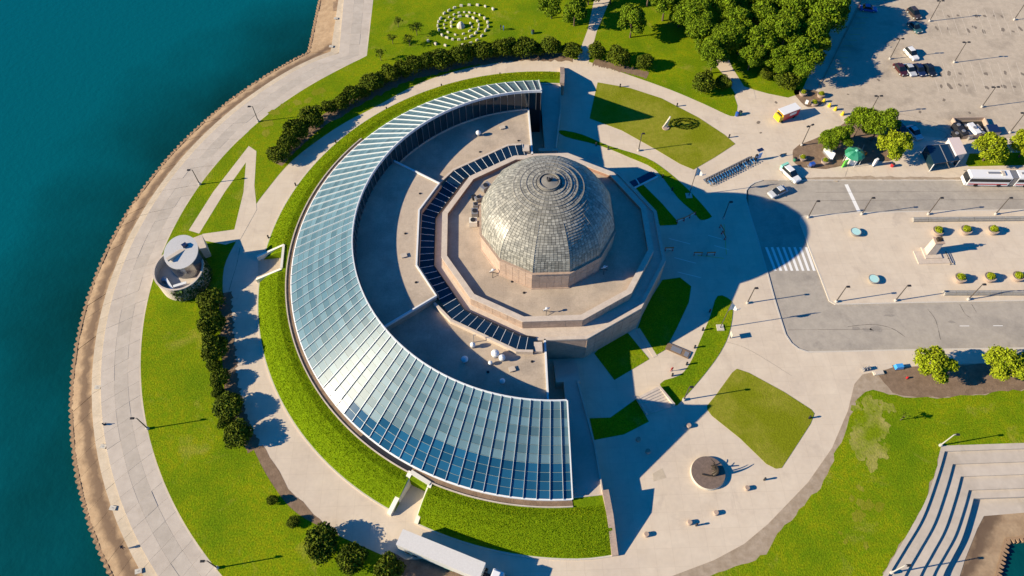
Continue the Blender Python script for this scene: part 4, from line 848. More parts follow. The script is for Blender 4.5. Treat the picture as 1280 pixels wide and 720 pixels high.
# ================================================================== STONE SPIRAL
sp = [(450, 303), (507, 326), (580, 338), (710, 333), (770, 320), (818, 298), (855, 265), (882, 225), (900, 197), (898, 165), (875, 135), (838, 110), (800, 95), (762, 90), (722, 88), (682, 92), (645, 105), (608, 125), (582, 150), (570, 180), (575, 208), (600, 238), (655, 257), (716, 250), (762, 228), (780, 200), (768, 172), (938, 65), (880, 45), (822, 35), (760, 35), (700, 40), (650, 55), (608, 75), (572, 97), (545, 135), (528, 160), (522, 190), (530, 220), (555, 260), (592, 280), (635, 293), (682, 295), (732, 287), (775, 268), (808, 243), (828, 215), (832, 185), (822, 155), (790, 132), (745, 118), (688, 120), (645, 140), (625, 165), (625, 195)]
c0 = np.array(P(460+700/6, 187/6))
for i, (u, v) in enumerate(sp):
    x, y = P(460+u/6, v/6, .3); a = math.atan2(y-c0[1], x-c0[0])+PI/2; big_ = 1.0 if i < 12 or i > 26 else .8
    mb = MB(); mb.box((0, 0, .3*big_-.05), (.9*big_*random.uniform(.8, 1.25), .52*big_*random.uniform(.85, 1.2), .62*big_), 0, random.uniform(.8, .92))
    o = mb.build('spiral_stone', 'stone_white', loc=(x, y, 0)); o.rotation_euler = (0, 0, a+random.uniform(-.15, .15))
    bv = o.modifiers.new('bevel', 'BEVEL'); bv.width = .08; bv.segments = 1
    tag(o, 'rough pale stone block in the spiral of stones on the lawn', 'stone', 'stones of the lawn spiral')
x, y = P(460+695/6, 186/6, .6); o = MB().lathe([(1.15, -.05), (1.1, .4), (.6, 1.2), (.2, 1.55)], 9).build('centre_stone', 'stone_white', loc=(x, y, 0)); tag(o, 'large white conical boulder at the centre of the stone spiral', 'stone')
# ================================================================== LAMPS, BOLLARDS
def make_lamp(nm, h, arm, matn, heads=1, globe=False):
    root = empty(nm, (0, 0, 0)); MB().lathe([(.28, -.02), (.28, .5), (.2, .55)], 10).build('base', 'pole_pale', root)
    MB().tube((0, 0, .5), (0, 0, h), .12, .085, 8).build('pole', matn, root)
    for s_ in ((1,) if heads == 1 else (-1, 1)):
        if arm: MB().tube((0, 0, h-.05), (s_*arm, 0, h+.02), .05, .05, 5).build('arm', matn, root)
        MB().box((s_*(arm+.3), 0, h+.02), (.75, .42, .2), 0, .8).build('lamp_head', 'dark_metal', root)
    return root
LK = dict(lot=make_lamp('parking_lamp', 6.4, .35, 'pole_metal', 2), plaza=make_lamp('plaza_lamp', 5.6, .1, 'pole_metal', 1), prom=make_lamp('promenade_lamp', 4.9, .5, 'pole_metal', 1), pale=make_lamp('terrace_lamp', 5.2, .3, 'pole_pale', 1))
def lamps(k, spots, label, group, a=0):
    for (px, py) in spots:
        o = LK[k]
        if o.get('used'): o = copy_tree(o, P(px, py), a)
        else: o['used'] = 1; o.location = (*P(px, py), 0); o.rotation_euler = (0, 0, a)
        tag(o, label, 'lamp', group)
        if group is None and 'group' in o: del o['group']
lamps('lot', [(1085, 145), (1192.3, 78.3), (1161.7, 26.7), (1227, 134), (1267.5, 25), (1112, 74), (1262, 166)], 'tall twin-headed lamp post standing on the parking lot', 'parking lot lamps')
lamps('lot', [(1001.7, 181.7)], 'twin-headed lamp post at the tip of the kiosk planting bed', None, .4)
lamps('plaza', [(1077, 268), (1160, 268), (1244, 268), (1010, 272), (1045, 377.3), (1119, 376), (1210, 374.5)], 'slender dark lamp post at the kerb of the statue island', 'lamps round the statue island')
lamps('plaza', [(904, 273)], 'dark lamp post in the shaded forecourt beside the barricades', None)
lamps('plaza', [(798, 188.5)], 'dark lamp post between the shadowed walk and the fern-spiral lawn', None)
lamps('plaza', [(934, 379)], 'dark lamp post on the pavement near the zebra crossing', None)
lamps('plaza', [(854.6, 500)], 'dark lamp post at the lower tip of the curved hedge lawn', None)
lamps('prom', [(185, 536), (272, 710), (250, 230.7), (323, 152)], 'dark lamp post on the lakeside promenade lawn edge', 'promenade lamps', PI)
lamps('pale', [(1175, 557)], 'pale lamp post at the corner of the stepped terraces', None)
lamps('pale', [(1114, 716)], 'pale lamp post on the lower end of the stepped terraces', None)
bl = empty('bollard_light', (0, 0, 0)); MB().lathe([(.16, -.02), (.16, .8)], 10).build('post', 'dark_metal', bl); MB().lathe([(.19, .8), (.19, .98), (.12, 1.08)], 10).build('lamp_cap', 'dark_metal', bl); first = [1]
def bollards(spots, label, group):
    for px, py in spots:
        if first: o = bl; first.clear(); o.location = (*P(px, py), 0)
        else: o = copy_tree(bl, P(px, py))
        tag(o, label, 'bollard', group)
bollards([(552, 109), (483.5, 138), (420, 179), (370, 232.5), (687, 93.5), (625, 95), (336, 298)], 'short dark bollard light on the kerb between ring walk and berm', 'bollard lights of the ring walk')
bollards([(775, 109), (846, 133), (911, 172)], 'short dark bollard light on the edge of the fern-spiral lawn', 'bollard lights of the fern-spiral lawn')
bollards([(878, 413), (868, 435), (858, 456), (887, 390), (840, 470)], 'dark bollard light on the inner edge of the curved hedge lawn', 'bollard lights of the hedge lawn')
bollards([(745, 182), (760, 187), (828, 222), (840, 238)], 'dark bollard light on the shaded walk below the fern-spiral lawn', 'bollard lights of the shaded walk')
bollards([(870, 657), (955, 600), (1011, 523)], 'dark bollard light on the pale pavement round the sundial', 'bollard lights of the sundial court')
# ================================================================== SUNDIAL COURT, STOOLS
x, y = P(885, 591, .4); sdl = empty('sundial', (x, y, 0), 0, 'round grey granite plinth carrying dark curved metal blades', 'sundial')
MB().lathe([(3.08, -.02), (3.03, .5), (3.0, .58)], 48).build('plinth', 'stone_white', sdl); MB().lathe([(2.99, .5), (2.97, .62)], 48).build('plinth_top', 'plinth_brown', sdl)
def blade(pts, r0, r1, nm='blade'):
    mb = MB(); n_ = len(pts)
    for i in range(n_-1): mb.tube(pts[i], pts[i+1], r0+(r1-r0)*i/(n_-1), r0+(r1-r0)*(i+1)/(n_-1), 8)
    mb.build(nm, 'bronze', sdl)
blade([(-1.2+.55*k, -.3-.35*math.sin(k*.6), .75+.02*k) for k in range(6)], .12, .16, 'base_bar')
for y0, h_, by, r0_ in ((-.55, 3.1, .9, .30), (-.1, 2.6, .5, .16), (.6, 1.5, .6, .14), (1.2, 1.0, .8, .12)): blade([(.7+.9*math.sin(t*PI)*.7, y0+by*t*t, .55+h_*t) for t in np.linspace(0, 1, 12)], r0_, .05)
blade([(1.1, .9-.05*k, .75+.24*k) for k in range(7)], .2, .1); MB().box((1.3, .3, 1.05), (.5, 1.7, .7), .3, .7).build('pivot_block', 'bronze', sdl)
sr = None
for px, py in ((861, 532), (798, 549), (810, 564), (934, 610), (895, 641), (862, 653), (808, 668)):
    if sr is None: sr = empty('stone_stool', (*P(px, py, .4), 0)); MB().lathe([(.44, -.02), (.46, .1), (.42, .62)], 16).build('drum', 'terracotta', sr); MB().lathe([(.43, .62), (.40, .68)], 16).build('seat_top', 'granite', sr); o = sr
    else: o = copy_tree(sr, P(px, py, .4))
    tag(o, {861: 'stone stool at the pavilion shadow edge nearest the square lawn corner', 934: 'stone stool nearest the verge beyond the sundial blades', 895: 'stone stool between the sundial and the dirt verge', 862: 'stone stool right beside the bollard light', 808: 'stone stool nearest the pink granite end wall'}.get(px, 'stone stool lying in the pavilion shadow by the dark small lawn'), 'stool', 'stools of the sundial court')
# spiral hedge and upright sculpture on the north-east lawn
x, y = P(832, 160); ns = empty('upright_sculpture', (x, y, 0), 0, 'tall pale curved fin sculpture on the lawn beside the spiral bed', 'sculpture')
mb = MB()
for k in range(8): mb.box((.12*k-.3, .04*k, .25+.42*k), (1.0-.1*k, .35, .44), .1*k)
mb.build('fin', 'stone_white', ns); MB().lathe([(.9, -.02), (.85, .25)], 16).build('foot', 'granite', ns)
hs = []
for k in range(74):
    t = k/73; a = R(200-t*760); r_ = 3.3*(1-.72*t); cx, cy = P(855.5, 155.5)
    hs.append((cx+r_*1.15*math.cos(a), cy+r_*.66*math.sin(a)))
mb = MB(); g = np.random.default_rng(5)
for i in range(2600):
    q = hs[g.integers(0, len(hs))]; c = np.array([q[0], q[1], .14])+g.normal(0, [.1, .1, .06]); d = g.normal(0, .13, (3, 3)); mb.add([tuple(c+e) for e in d], [(0, 1, 2)])
o = mb.build('spiral_planting', 'leaf_dark'); tag(o, 'dark spiral of low planting on the lawn beside the fin sculpture', 'planting')
# ================================================================== STATUE ISLAND
mo = empty('monument', (*P(1160, 317), 0), 0, 'stone monument with dark seated bronze figure on a tall pedestal', 'monument')
MB().box((.8, -1.0, .08), (7.6, 3.4, .2)).build('platform', 'stone_cap', mo); MB().box((.6, .0, .28), (3.6, 3.0, .3)).build('plinth_step', 'stone_cap', mo)
MB().box((.3, .2, 2.3), (1.9, 1.7, 3.9), 0, .88).build('pedestal', 'stone_cap', mo); MB().box((.3, .2, 4.35), (2.0, 1.8, .22)).build('cap_stone', 'granite', mo)
MB().box((3.6, -1.6, .5), (.1, 3.4, .1)).build('rail', 'dark_metal', mo)
for yy in (-3.1, -1.6, -.2): MB().box((3.6, yy, .3), (.08, .08, .5)).build('rail_post', 'dark_metal', mo)
def person(nm, loc, a, pose, mats, label=None, parent=None, catn='person', group=None, sc=1.0):
    if pose == 'sit': J = [(0, 0, .5), (0, .02, .8), (0, .03, 1.08), (0, .02, 1.2), (0, 0, 1.38), (.11, -.02, .5), (.13, -.45, .52), (.13, -.42, .06), (.13, -.58, .04), (-.11, -.02, .5), (-.14, -.42, .52), (-.15, -.48, .06), (-.15, -.62, .04), (.2, .03, 1.03), (.28, -.08, .78), (.18, -.3, .68), (-.2, .03, 1.03), (-.3, -.05, .78), (-.25, -.28, .9)]
    else: J = [(0, 0, .93), (0, .01, 1.15), (0, .02, 1.42), (0, .01, 1.54), (0, -.01, 1.70), (.1, 0, .9), (.12, -.05, .5), (.12, .03, .09), (.12, -.12, .05), (-.1, 0, .9), (-.12, .06, .5), (-.13, .12, .09), (-.13, -.03, .05), (.2, .02, 1.4), (.25, .03, 1.12), (.24, -.1, .9), (-.2, .02, 1.4), (-.26, .05, 1.12), (-.25, -.05, .88)]
    rad = [.15, .14, .15, .06, .105, .09, .065, .045, .04, .09, .065, .045, .04, .07, .05, .035, .07, .05, .035]
    ed = [(0, 1), (1, 2), (2, 3), (3, 4), (0, 5), (5, 6), (6, 7), (7, 8), (0, 9), (9, 10), (10, 11), (11, 12), (2, 13), (13, 14), (14, 15), (2, 16), (16, 17), (17, 18)]
    me = bpy.data.meshes.new(nm); me.from_pydata(J, ed, []); o = bpy.data.objects.new(nm, me); col.objects.link(o); me.materials.append(MATS[mats])
    o.modifiers.new('skin', 'SKIN')
    if not me.skin_vertices: me.attributes.new('x', 'FLOAT', 'POINT')
    if me.skin_vertices:
        for i, r_ in enumerate(rad): me.skin_vertices[0].data[i].radius = (r_, r_)
        me.skin_vertices[0].data[0].use_root = True
    sb = o.modifiers.new('sub', 'SUBSURF'); sb.levels = sb.render_levels = 1
    o.location = loc; o.rotation_euler = (0, 0, a); o.scale = (sc,)*3
    if parent: o.parent = parent
    else: tag(o, label, catn, group)
    return o
person('seated_figure', (.3, .2, 4.3), 1.6, 'sit', 'bronze', parent=mo, sc=1.25)
MB().box((.1, .2, 4.75), (.7, .8, .7)).build('seat', 'bronze', mo)
for (x0, x1, yp), lb in zip(((1140, 1292, 275.5), (1179, 1292, 367)), ('long low grey granite bench wall behind the upper row of tubs', 'long low grey granite bench wall in front of the lower row of tubs')):
    a, b_ = P(x0, yp), P(x1, yp-1.5 if yp < 300 else yp); root = empty('bench_wall', (0, 0, 0), 0, lb, 'bench'); n_ = 8
    for k in range(n_):
        q0 = np.array(a)+(np.array(b_)-a)*(k/n_+.002); q1 = np.array(a)+(np.array(b_)-a)*((k+1)/n_-.002); MB().strip([tuple(q0), tuple(q1)], 1.05, -.02, .5).build('wall_block', 'grey_stone', root); MB().strip([tuple(q0), tuple(q1)], .5, .5, .78).build('back_block', 'grey_stone', root)
tb = None
def tubs(spots, label, group, sc=1.0):
    global tb
    for px, py in spots:
        if tb is None:
            tb = empty('planter_tub', (0, 0, 0)); MB().lathe([(.95, -.02), (1.2, .9), (1.22, 1.05), (1.05, 1.05), (1.02, .95), (.2, .93)], 20).build('tub', 'terracotta', tb)
            leaf_crown(900, [(0, 0, 1.15, .75), (.3, .2, 1.3, .5), (-.35, .1, 1.25, .5), (.05, -.4, 1.2, .5), (-.1, .4, 1.35, .4)], .26, 9, .6).build('shrub', 'leaf_light', tb); o = tb; o.location = (*P(px, py, .9), 0)
        else: o = copy_tree(tb, P(px, py, .9), random.uniform(0, 6))
        o.scale = (sc,)*3; tag(o, label, 'planter', group)
tubs([(1173, 288), (1208, 287), (1242, 287)], 'round stone tub with green shrub between monument and upper bench wall', 'tubs above the monument')
tubs([(1201, 347), (1238, 346), (1273, 345)], 'round stone tub with green shrub between monument and lower bench wall', 'tubs below the monument')
tubs([(1004.5, 115), (1027, 117), (1018.5, 127.5)], 'clay tub with clipped shrub in the mulch bed behind the food truck', 'tubs behind the food truck', .8)
tubs([(1004, 196), (1032, 200)], 'small tub shrub in the soil bed left of the green kiosk', 'tub shrubs left of the kiosk', .75)
for (px, py), lb in zip(((1069.5, 290), (1092, 349)), ('empty round bowl with pale teal inside, nearest the upper kerb of the island', 'empty round bowl with pale teal inside, nearest the lower kerb of the island')):
    o = empty('stone_bowl', (*P(px, py, .6), 0), 0, lb, 'bowl'); MB().lathe([(.75, -.02), (1.1, .7), (1.12, .85), (.98, .85), (.9, .6)], 24, cap=False).build('bowl_wall', 'grey_stone', o); MB().lathe([(.97, .8), (.9, .62), (.4, .5), (.02, .48)], 24).build('bowl_lining', 'bowl_teal', o)
# ================================================================== VEHICLES
def car(nm, px, py, a, color, label, L_=4.6, W_=1.85, H_=1.48, suv=False):
    if suv: H_ = 1.75
    root = empty(nm, (*P(px, py, .7), 0), R(a), label, 'car')
    hl = H_*.56; pr_ = [(-.5, .25), (-.5, hl*.85), (-.46, hl), (.22, hl), (.46, hl*.86), (.5, hl*.7), (.5, .25)]
    def loft(sections):
        mb = MB(); n_ = len(sections[0]); vs = [p for s_ in sections for p in s_]; fs = []
        for j in range(len(sections)-1):
            for i in range(n_): k = (i+1) % n_; fs.append((j*n_+i, j*n_+k, (j+1)*n_+k, (j+1)*n_+i))
        fs += [tuple(range(n_)), tuple((len(sections)-1)*n_+i for i in range(n_-1, -1, -1))]; return mb.add(vs, fs)
    secs = []
    for yk, ins in ((-.5, .06), (-.44, 0), (.44, 0), (.5, .06)): secs.append([(x*L_*(1-ins*.6), yk*W_, z-(ins*1.2 if z > .5 else 0)) for x, z in pr_])
    loft(secs).build('body', color, root, smooth=False)
    back = -.46 if suv else -.36
    cab = [(back, hl), (back+.07, H_*.97), (back+.12, H_), (.02, H_), (.07, H_*.97), (.24, hl)]
    secs = [[(x*L_*(.98 if z > hl+.1 else 1), yk*W_*(.80 if z > hl+.1 else .93), z) for x, z in cab] for yk in (-.5, .5)]
    loft(secs).build('glass_cabin', 'car_glass', root)
    MB().box(((back+.145)*L_*.5, 0, H_+.012), ((.02-back-.10)*L_, W_*.76, .05), 0, .95).build('roof', color, root)
    for sx in (-1, 1):
        for sy in (-1, 1):
            wx, wy = sx*L_*.31, sy*(W_/2-.1); wh = MB().tube((wx, wy-.11, .32), (wx, wy+.11, .32), .32, n=14).build('wheel', 'rubber', root); MB().tube((wx, wy+sy*.10, .32), (wx, wy+sy*.125, .32), .19, n=10).build('rim', 'car_silver', wh)
    for sy in (-1, 1):
        MB().box((L_*.487, sy*W_*.36, hl*.74), (.14, .34, .14)).build('headlight', 'car_white', root); MB().box((-L_*.492, sy*W_*.38, hl*.78), (.1, .3, .16)).build('taillight', 'car_red', root)
        MB().box((L_*.16, sy*(W_/2+.06), hl+.04), (.12, .16, .12)).build('mirror', color, root)
    return root
car('parked_car', 1143, 16.5, -75, 'car_bronze', 'dark bronze sport utility car parked first in its pair', suv=True)
car('parked_car', 1144, 33.5, -72, 'car_teal', 'dark teal car parked just below the bronze one')
car('parked_car', 1139.5, 67, -75, 'car_white', 'white sport utility car parked above the row of four', suv=True)
car('parked_car', 1126, 86, -78, 'car_darkred', 'dark red car at the lamp-post end of the row of four')
car('parked_car', 1137.5, 86.5, -80, 'car_silver', 'silver car second in the row of four')
car('parked_car', 1149.5, 86.5, -80, 'car_navy', 'dark navy car between the silver car and the black car')
car('parked_car', 1162, 86.5, -78, 'car_black', 'black car at the open end of the row of four')
car('parked_car', 1086, 10, -12, 'car_blue', 'blue car parked in the tree shadow along the lot kerb')
car('parked_car', 1143.5, 165, -72, 'car_silver', 'pale silver car parked behind the bright tree by the shelter')
car('parked_car', 1126, 161, -72, 'car_navy', 'dark blue car half hidden by the tree beside the silver car')
car('moving_car', 972.5, 239, 207, 'car_silver', 'silver car on the turning circle at the edge of the dome shadow')
car('passenger_van', 988.5, 217, -62, 'car_white', 'white van with a mint green rear standing before the kiosk bed', L_=5.2, W_=2.0, suv=True)
x, y = P(983.5, 217-5, 1.2); 
ob_ = [o for o in bpy.data.objects if o.name.startswith('passenger_van')][0]; MB().box((-2.35, 0, 1.15), (.6, 1.98, 1.1)).build('rear_panel', 'car_mint', ob_)
def boxtruck(px, py, a):
    root = empty('food_truck', (*P(px, py, 1.4), 0), R(a), 'red and yellow food truck with white roof beside the mulch bed', 'truck')
    MB().box((.4, 0, 1.55), (5.0, 2.2, 2.1)).build('box_body', 'car_red', root); MB().box((.4, 0, 2.66), (5.1, 2.3, .14)).build('roof', 'car_white', root)
    MB().box((-2.55, 0, 1.25), (.9, 2.1, 1.5), 0, .9).build('nose', 'car_yellow', root); MB().box((-2.05, 0, 1.6), (.3, 2.24, 1.5)).build('yellow_band', 'car_yellow', root)
    MB().box((-2.35, 0, 1.95), (.5, 1.9, .6), 0, .8).build('windscreen', 'car_glass', root); MB().box((.9, -1.12, 1.8), (2.0, .06, .8)).build('serving_hatch', 'car_white', root); MB().box((3.0, 0, 1.2), (.3, 1.8, 1.5)).build('rear_door', 'grey_metal', root)
    for sx in (-1.9, 1.7):
        for sy in (-1, 1): MB().tube((sx, sy*1.0-.12, .42), (sx, sy*1.0+.12, .42), .42, n=14).build('wheel', 'rubber', root)
boxtruck(983.5, 141.5, 24)
def bus():
    x0, y0 = P(1206, 232, .3); x1, y1 = P(1300, 233.5, .3); a = math.atan2(y1-y0, x1-x0); root = empty('articulated_bus', (x0, y0+1.3, 0), a, 'white articulated bus with dark windows stopped at the upper road kerb', 'bus')
    def seg(s0, s1, fr=False):
        MB().box(((s0+s1)/2, 0, 1.65), (s1-s0, 2.55, 2.6)).build('body', 'car_white', root); MB().box(((s0+s1)/2, 0, 3.0), (s1-s0-.1, 2.4, .16), 0, .97).build('roof', 'car_white', root)
        MB().box(((s0+s1)/2, 0, 2.1), (s1-s0-.3, 2.6, .95)).build('window_band', 'car_glass', root); MB().box(((s0+s1)/2, -1.285, .85), (s1-s0-.6, .03, .3)).build('stripe', 'car_red', root)
    seg(0.3, 9.6); seg(11.0, 18.5)
    for k in range(5): MB().box((9.75+.28*k, 0, 1.75), (.2, 2.4, 2.5)).build('bellows', 'grey_metal', root)
    MB().box((.14, 0, 1.75), (.5, 2.3, 1.6), 0, .92).build('windscreen', 'car_glass', root); MB().box((.15, 0, .8), (.6, 2.4, .9), 0, .95).build('bumper', 'car_white', root)
    MB().box((6.0, .1, 3.15), (3.4, .5, .2)).build('roof_vent', 'grey_metal', root); MB().box((7.6, 0, 3.2), (.7, 1.3, .3)).build('roof_unit', 'slab', root); MB().box((13.5, .1, 3.15), (3.4, .5, .2)).build('roof_vent', 'grey_metal', root)
    for sx in (2.4, 7.6, 13.6):
        for sy in (-1, 1): MB().tube((sx, sy*1.18-.12, .48), (sx, sy*1.18+.12, .48), .48, n=16).build('wheel', 'rubber', root)
    for sy in (-1, 1): MB().tube((.2, sy*1.2, 2.6), (-.35, sy*1.45, 2.3), .06).build('mirror_arm', 'dark_metal', root)
bus()
def trailer():
    c1, c2 = np.array(P(499.5, 671, 4.0)), np.array(P(603, 713.5, 4.0)); a = math.atan2(*(c2-c1)[::-1]); L_ = np.linalg.norm(c2-c1); c = (c1+c2)/2
    root = empty('semi_trailer', (*c, 0), a, 'long white semi trailer with tractor parked on the ring walk', 'trailer')
    MB().box((0, 0, 2.65), (L_, 2.6, 2.7)).build('box_body', 'car_white', root); MB().box((0, 0, 4.02), (L_+.06, 2.66, .08)).build('roof_sheet', 'trailer_roof', root)
    for s_ in (-1, 1): MB().box((-1.5, s_*1.2, .95), (L_*.55, .08, .5)).build('side_skirt', 'car_mint', root)
    MB().box((0, 0, 1.2), (L_-.6, 1.2, .2)).build('chassis', 'dark_metal', root)
    for sx in (-L_/2+1.6, -L_/2+2.9):
        for sy in (-1, 1): MB().tube((sx, sy*1.05-.22, .5), (sx, sy*1.05+.22, .5), .5, n=14).build('wheel', 'rubber', root)
    tx = L_/2+1.5
    MB().box((tx, 0, 1.0), (5.8, 1.0, .3)).build('tractor_frame', 'dark_metal', root); MB().box((tx+.9, 0, 2.3), (2.0, 2.4, 2.8), 0, .9).build('tractor_cab', 'car_white', root); MB().box((tx+2.3, 0, 1.5), (1.7, 2.0, 1.4), 0, .85).build('tractor_bonnet', 'car_white', root); MB().box((tx+1.6, 0, 2.7), (.3, 2.0, .8)).build('windscreen', 'car_glass', root); MB().box((tx+.7, 0, 3.8), (1.4, 2.0, .4), 0, .8).build('wind_deflector', 'car_white', root)
    for sx in (tx-1.6, tx+2.2):
        for sy in (-1, 1): MB().tube((sx, sy*1.05-.2, .5), (sx, sy*1.05+.2, .5), .5, n=14).build('wheel', 'rubber', root)
trailer()
# ================================================================== KIOSK AREA
x, y = P(1065, 199, .6); kk = empty('domed_kiosk', (x, y, 0), 0, 'small white kiosk with green domed canopy in the soil bed', 'kiosk')
MB().lathe([(1.45, -.02), (1.45, 2.2)], 8).build('counter_wall', 'car_white', kk)
for k in range(8): a = k*PI/4; MB().tube((1.95*math.cos(a), 1.95*math.sin(a), 0), (1.95*math.cos(a), 1.95*math.sin(a), 2.6), .05).build('post', 'white_metal', kk)
for k in range(12):
    a0, a1 = 2*PI*k/12, 2*PI*(k+1)/12; mb = MB(); pr_ = [(2.3, 2.3), (2.2, 2.6), (1.7, 3.05), (.95, 3.35), (.3, 3.45)]
    mb.add([(r_*math.cos(a), r_*math.sin(a), z) for r_, z in pr_ for a in (a0, a1)], [(2*i, 2*i+1, 2*i+3, 2*i+2) for i in range(4)]); mb.build('canopy_panel', 'car_green' if k % 2 else 'canopy_green', kk)
MB().lathe([(.35, 3.4), (.3, 3.65), (.05, 3.7)], 10).build('canopy_cap', 'car_mint', kk)
MB().box((-2.2, -1.6, 1.0), (1.2, .3, 2.0), .5).build('side_screen', 'car_lime', kk)
def simple(nm, px, py, z, parts, label, catn, a=0.0, group=None):
    root = empty(nm, (*P(px, py, z), 0), a, label, catn, group)
    for pn, kind_, args, mt in parts: getattr(MB(), kind_)(*args).build(pn, mt, root)
    return root
simple('banner_sign', 1037, 190, 1.3, [('panel', 'box', ((0, 0, 1.3), (.25, 3.4, 2.0)), 'car_white'), ('foot', 'box', ((0, 0, .15), (.8, 3.0, .3)), 'grey_metal')], 'white banner panel between the trees and the green kiosk', 'sign', .35)
simple('menu_board', 1094, 203, 1.0, [('panel', 'box', ((0, 0, 1.15), (.9, .5, 1.9), .5), 'car_white'), ('foot', 'box', ((0, 0, .1), (1.0, .7, .2), .5), 'grey_metal')], 'white upright board standing right of the green kiosk', 'sign')
simple('patio_barrier', 1078, 187, .8, [('rail', 'box', ((0, 0, .9), (.2, 3.0, .5), -.5), 'terracotta'), ('post', 'box', ((.6, -1.1, .5), (.3, .3, 1.0)), 'car_orange'), ('post', 'box', ((-.6, 1.1, .5), (.2, .2, 1.0)), 'terracotta')], 'orange and brown barrier beside the green kiosk', 'barrier')
simple('litter_bin', 1116, 206, .5, [('drum', 'lathe', ([(.4, -.02), (.42, .9)], 12), 'car_red'), ('lid', 'lathe', ([(.44, .9), (.2, 1.1)], 12), 'dark_metal')], 'red bin under the bright tree right of the kiosk', 'bin')
simple('folding_cart', 1015, 206, .6, [('box', 'box', ((0, 0, .8), (1.1, .8, .8), .3), 'car_blue'), ('tray', 'box', ((-.6, -.2, .5), (.8, .7, .2), .3), 'grey_metal'), ('wheel', 'tube', ((0, -.5, .3), (0, -.42, .3), .3), 'rubber')], 'small blue cart on the soil bed left of the kiosk', 'cart')
simple('litter_bin', 994, 199, .5, [('drum', 'lathe', ([(.38, -.02), (.4, .9)], 12), 'car_green'), ('lid', 'lathe', ([(.42, .9), (.2, 1.05)], 12), 'dark_metal')], 'green bin at the left tip of the kiosk bed', 'bin')
simple('notice_sign', 1008, 129, .9, [('panel', 'box', ((0, 0, 1.3), (.7, .2, 1.1), -.6), 'car_white'), ('post', 'box', ((0, 0, .4), (.14, .14, .85)), 'grey_metal')], 'white notice board in the mulch bed behind the food truck', 'sign')
simple('litter_bin', 921.5, 142.5, .5, [('drum', 'lathe', ([(.42, -.02), (.44, .95)], 12), 'car_blue'), ('lid', 'lathe', ([(.46, .95), (.2, 1.15)], 12), 'car_blue')], 'blue bin at the rounded lawn corner by the grove', 'bin')
simple('litter_bin', 925.5, 141, .5, [('drum', 'lathe', ([(.42, -.02), (.44, .95)], 12), 'car_green'), ('lid', 'lathe', ([(.46, .95), (.2, 1.15)], 12), 'dark_metal')], 'green bin beside the blue bin at the lawn corner', 'bin')
simple('litter_bin', 666, 40, .5, [('drum', 'lathe', ([(.42, -.02), (.44, .95)], 12), 'car_teal'), ('lid', 'lathe', ([(.46, .95), (.2, 1.15)], 12), 'dark_metal')], 'green bin alone on the north lawn near the path', 'bin')
yb = None
for px, py in ((1030, 126), (1037, 131.5), (1044.5, 136), (1053.5, 142), (1060.5, 148.5)):
    if yb is None: yb = empty('yellow_bollard', (0, 0, 0)); MB().lathe([(.32, -.02), (.32, .85), (.2, 1.0)], 12).build('post', 'car_yellow', yb); MB().lathe([(.5, -.02), (.45, .15)], 12).build('foot', 'paint_yellow', yb); o = yb; o.location = (*P(px, py, .4), 0)
    else: o = copy_tree(yb, P(px, py, .4))
    yn = globals().get('yn', -1)+1; tag(o, ORD[yn]+' stout yellow bollard from the clay tubs in the line of five', 'bollard', 'yellow bollards')
# shelter and service enclosure
sh_ = empty('bus_shelter', (0, 0, 0), 0, 'glazed shelter with dark roof panels and pale pink canopy by the road', 'shelter')
q = PL([(1158, 182), (1190, 180), (1200, 200), (1168, 205)], 2.4)
MB().prism(q, 2.3, 2.45).build('glass_roof', 'skylight_glass', sh_)
for p in q: MB().box((*p, 1.15), (.15, .15, 2.3)).build('post', 'white_metal', sh_)
for i, j in ((0, 1), (1, 2), (3, 0)): MB().strip([q[i], q[j]], .06, .1, 2.25).build('glass_wall', 'wall_glass', sh_)
MB().strip([q[0], q[1]], .16, 2.4, 2.55).build('roof_beam', 'grey_metal', sh_); MB().strip([tuple(np.array(q[0])*.5+np.array(q[1])*.5), tuple(np.array(q[3])*.5+np.array(q[2])*.5)], .14, 2.4, 2.55).build('roof_beam', 'grey_metal', sh_)
q = PL([(1186, 173), (1199, 172), (1208, 191), (1196, 193.5)], 3.0); MB().prism(q, .0, 2.8).build('ticket_box', 'car_white', sh_); MB().prism([tuple(np.mean(q, 0)+(np.array(p)-np.mean(q, 0))*1.06) for p in q], 2.8, 3.0).build('canopy', 'car_pinkwhite', sh_)
en = empty('service_enclosure', (0, 0, 0), 0, 'low-walled service yard holding dark and white machines beside the lot', 'enclosure')
q = PL([(1189, 151), (1228, 150.5), (1237, 171), (1201, 174)], 0)
flat('yard_floor', PL([(1190, 152), (1227, 151.5), (1235, 170), (1201, 173)]), .02, 'rubber')
for i in range(4): MB().strip([q[i], q[(i+1) % 4]], .25, -.02, 1.1).build('yard_wall', 'terracotta', en)
for (px, py), sz, mt in (((1197, 158), (1.6, 2.0, 1.5), 'dark_metal'), ((1203, 166), (1.7, 2.2, 1.6), 'dark_metal'), ((1217, 162), (1.4, 3.6, 1.6), 'car_white'), ((1223, 160), (1.0, 2.2, 1.2), 'slab'), ((1228, 167), (1.2, 1.6, 1.3), 'bronze'), ((1208, 157), (1.5, 1.6, 1.0), 'bronze'), ((1196, 167), (.9, 2.0, 1.1), 'dark_metal'), ((1212, 168), (1.0, 1.8, .9), 'grey_metal')):
    x, y = P(px, py, 1.0); m0 = MB().box((x, y, sz[2]/2), sz, .25).build('machine', mt, en); MB().lathe([(.45, sz[2]), (.45, sz[2]+.15)], 12, c=(x, y)).build('fan_guard', 'grey_metal', m0)
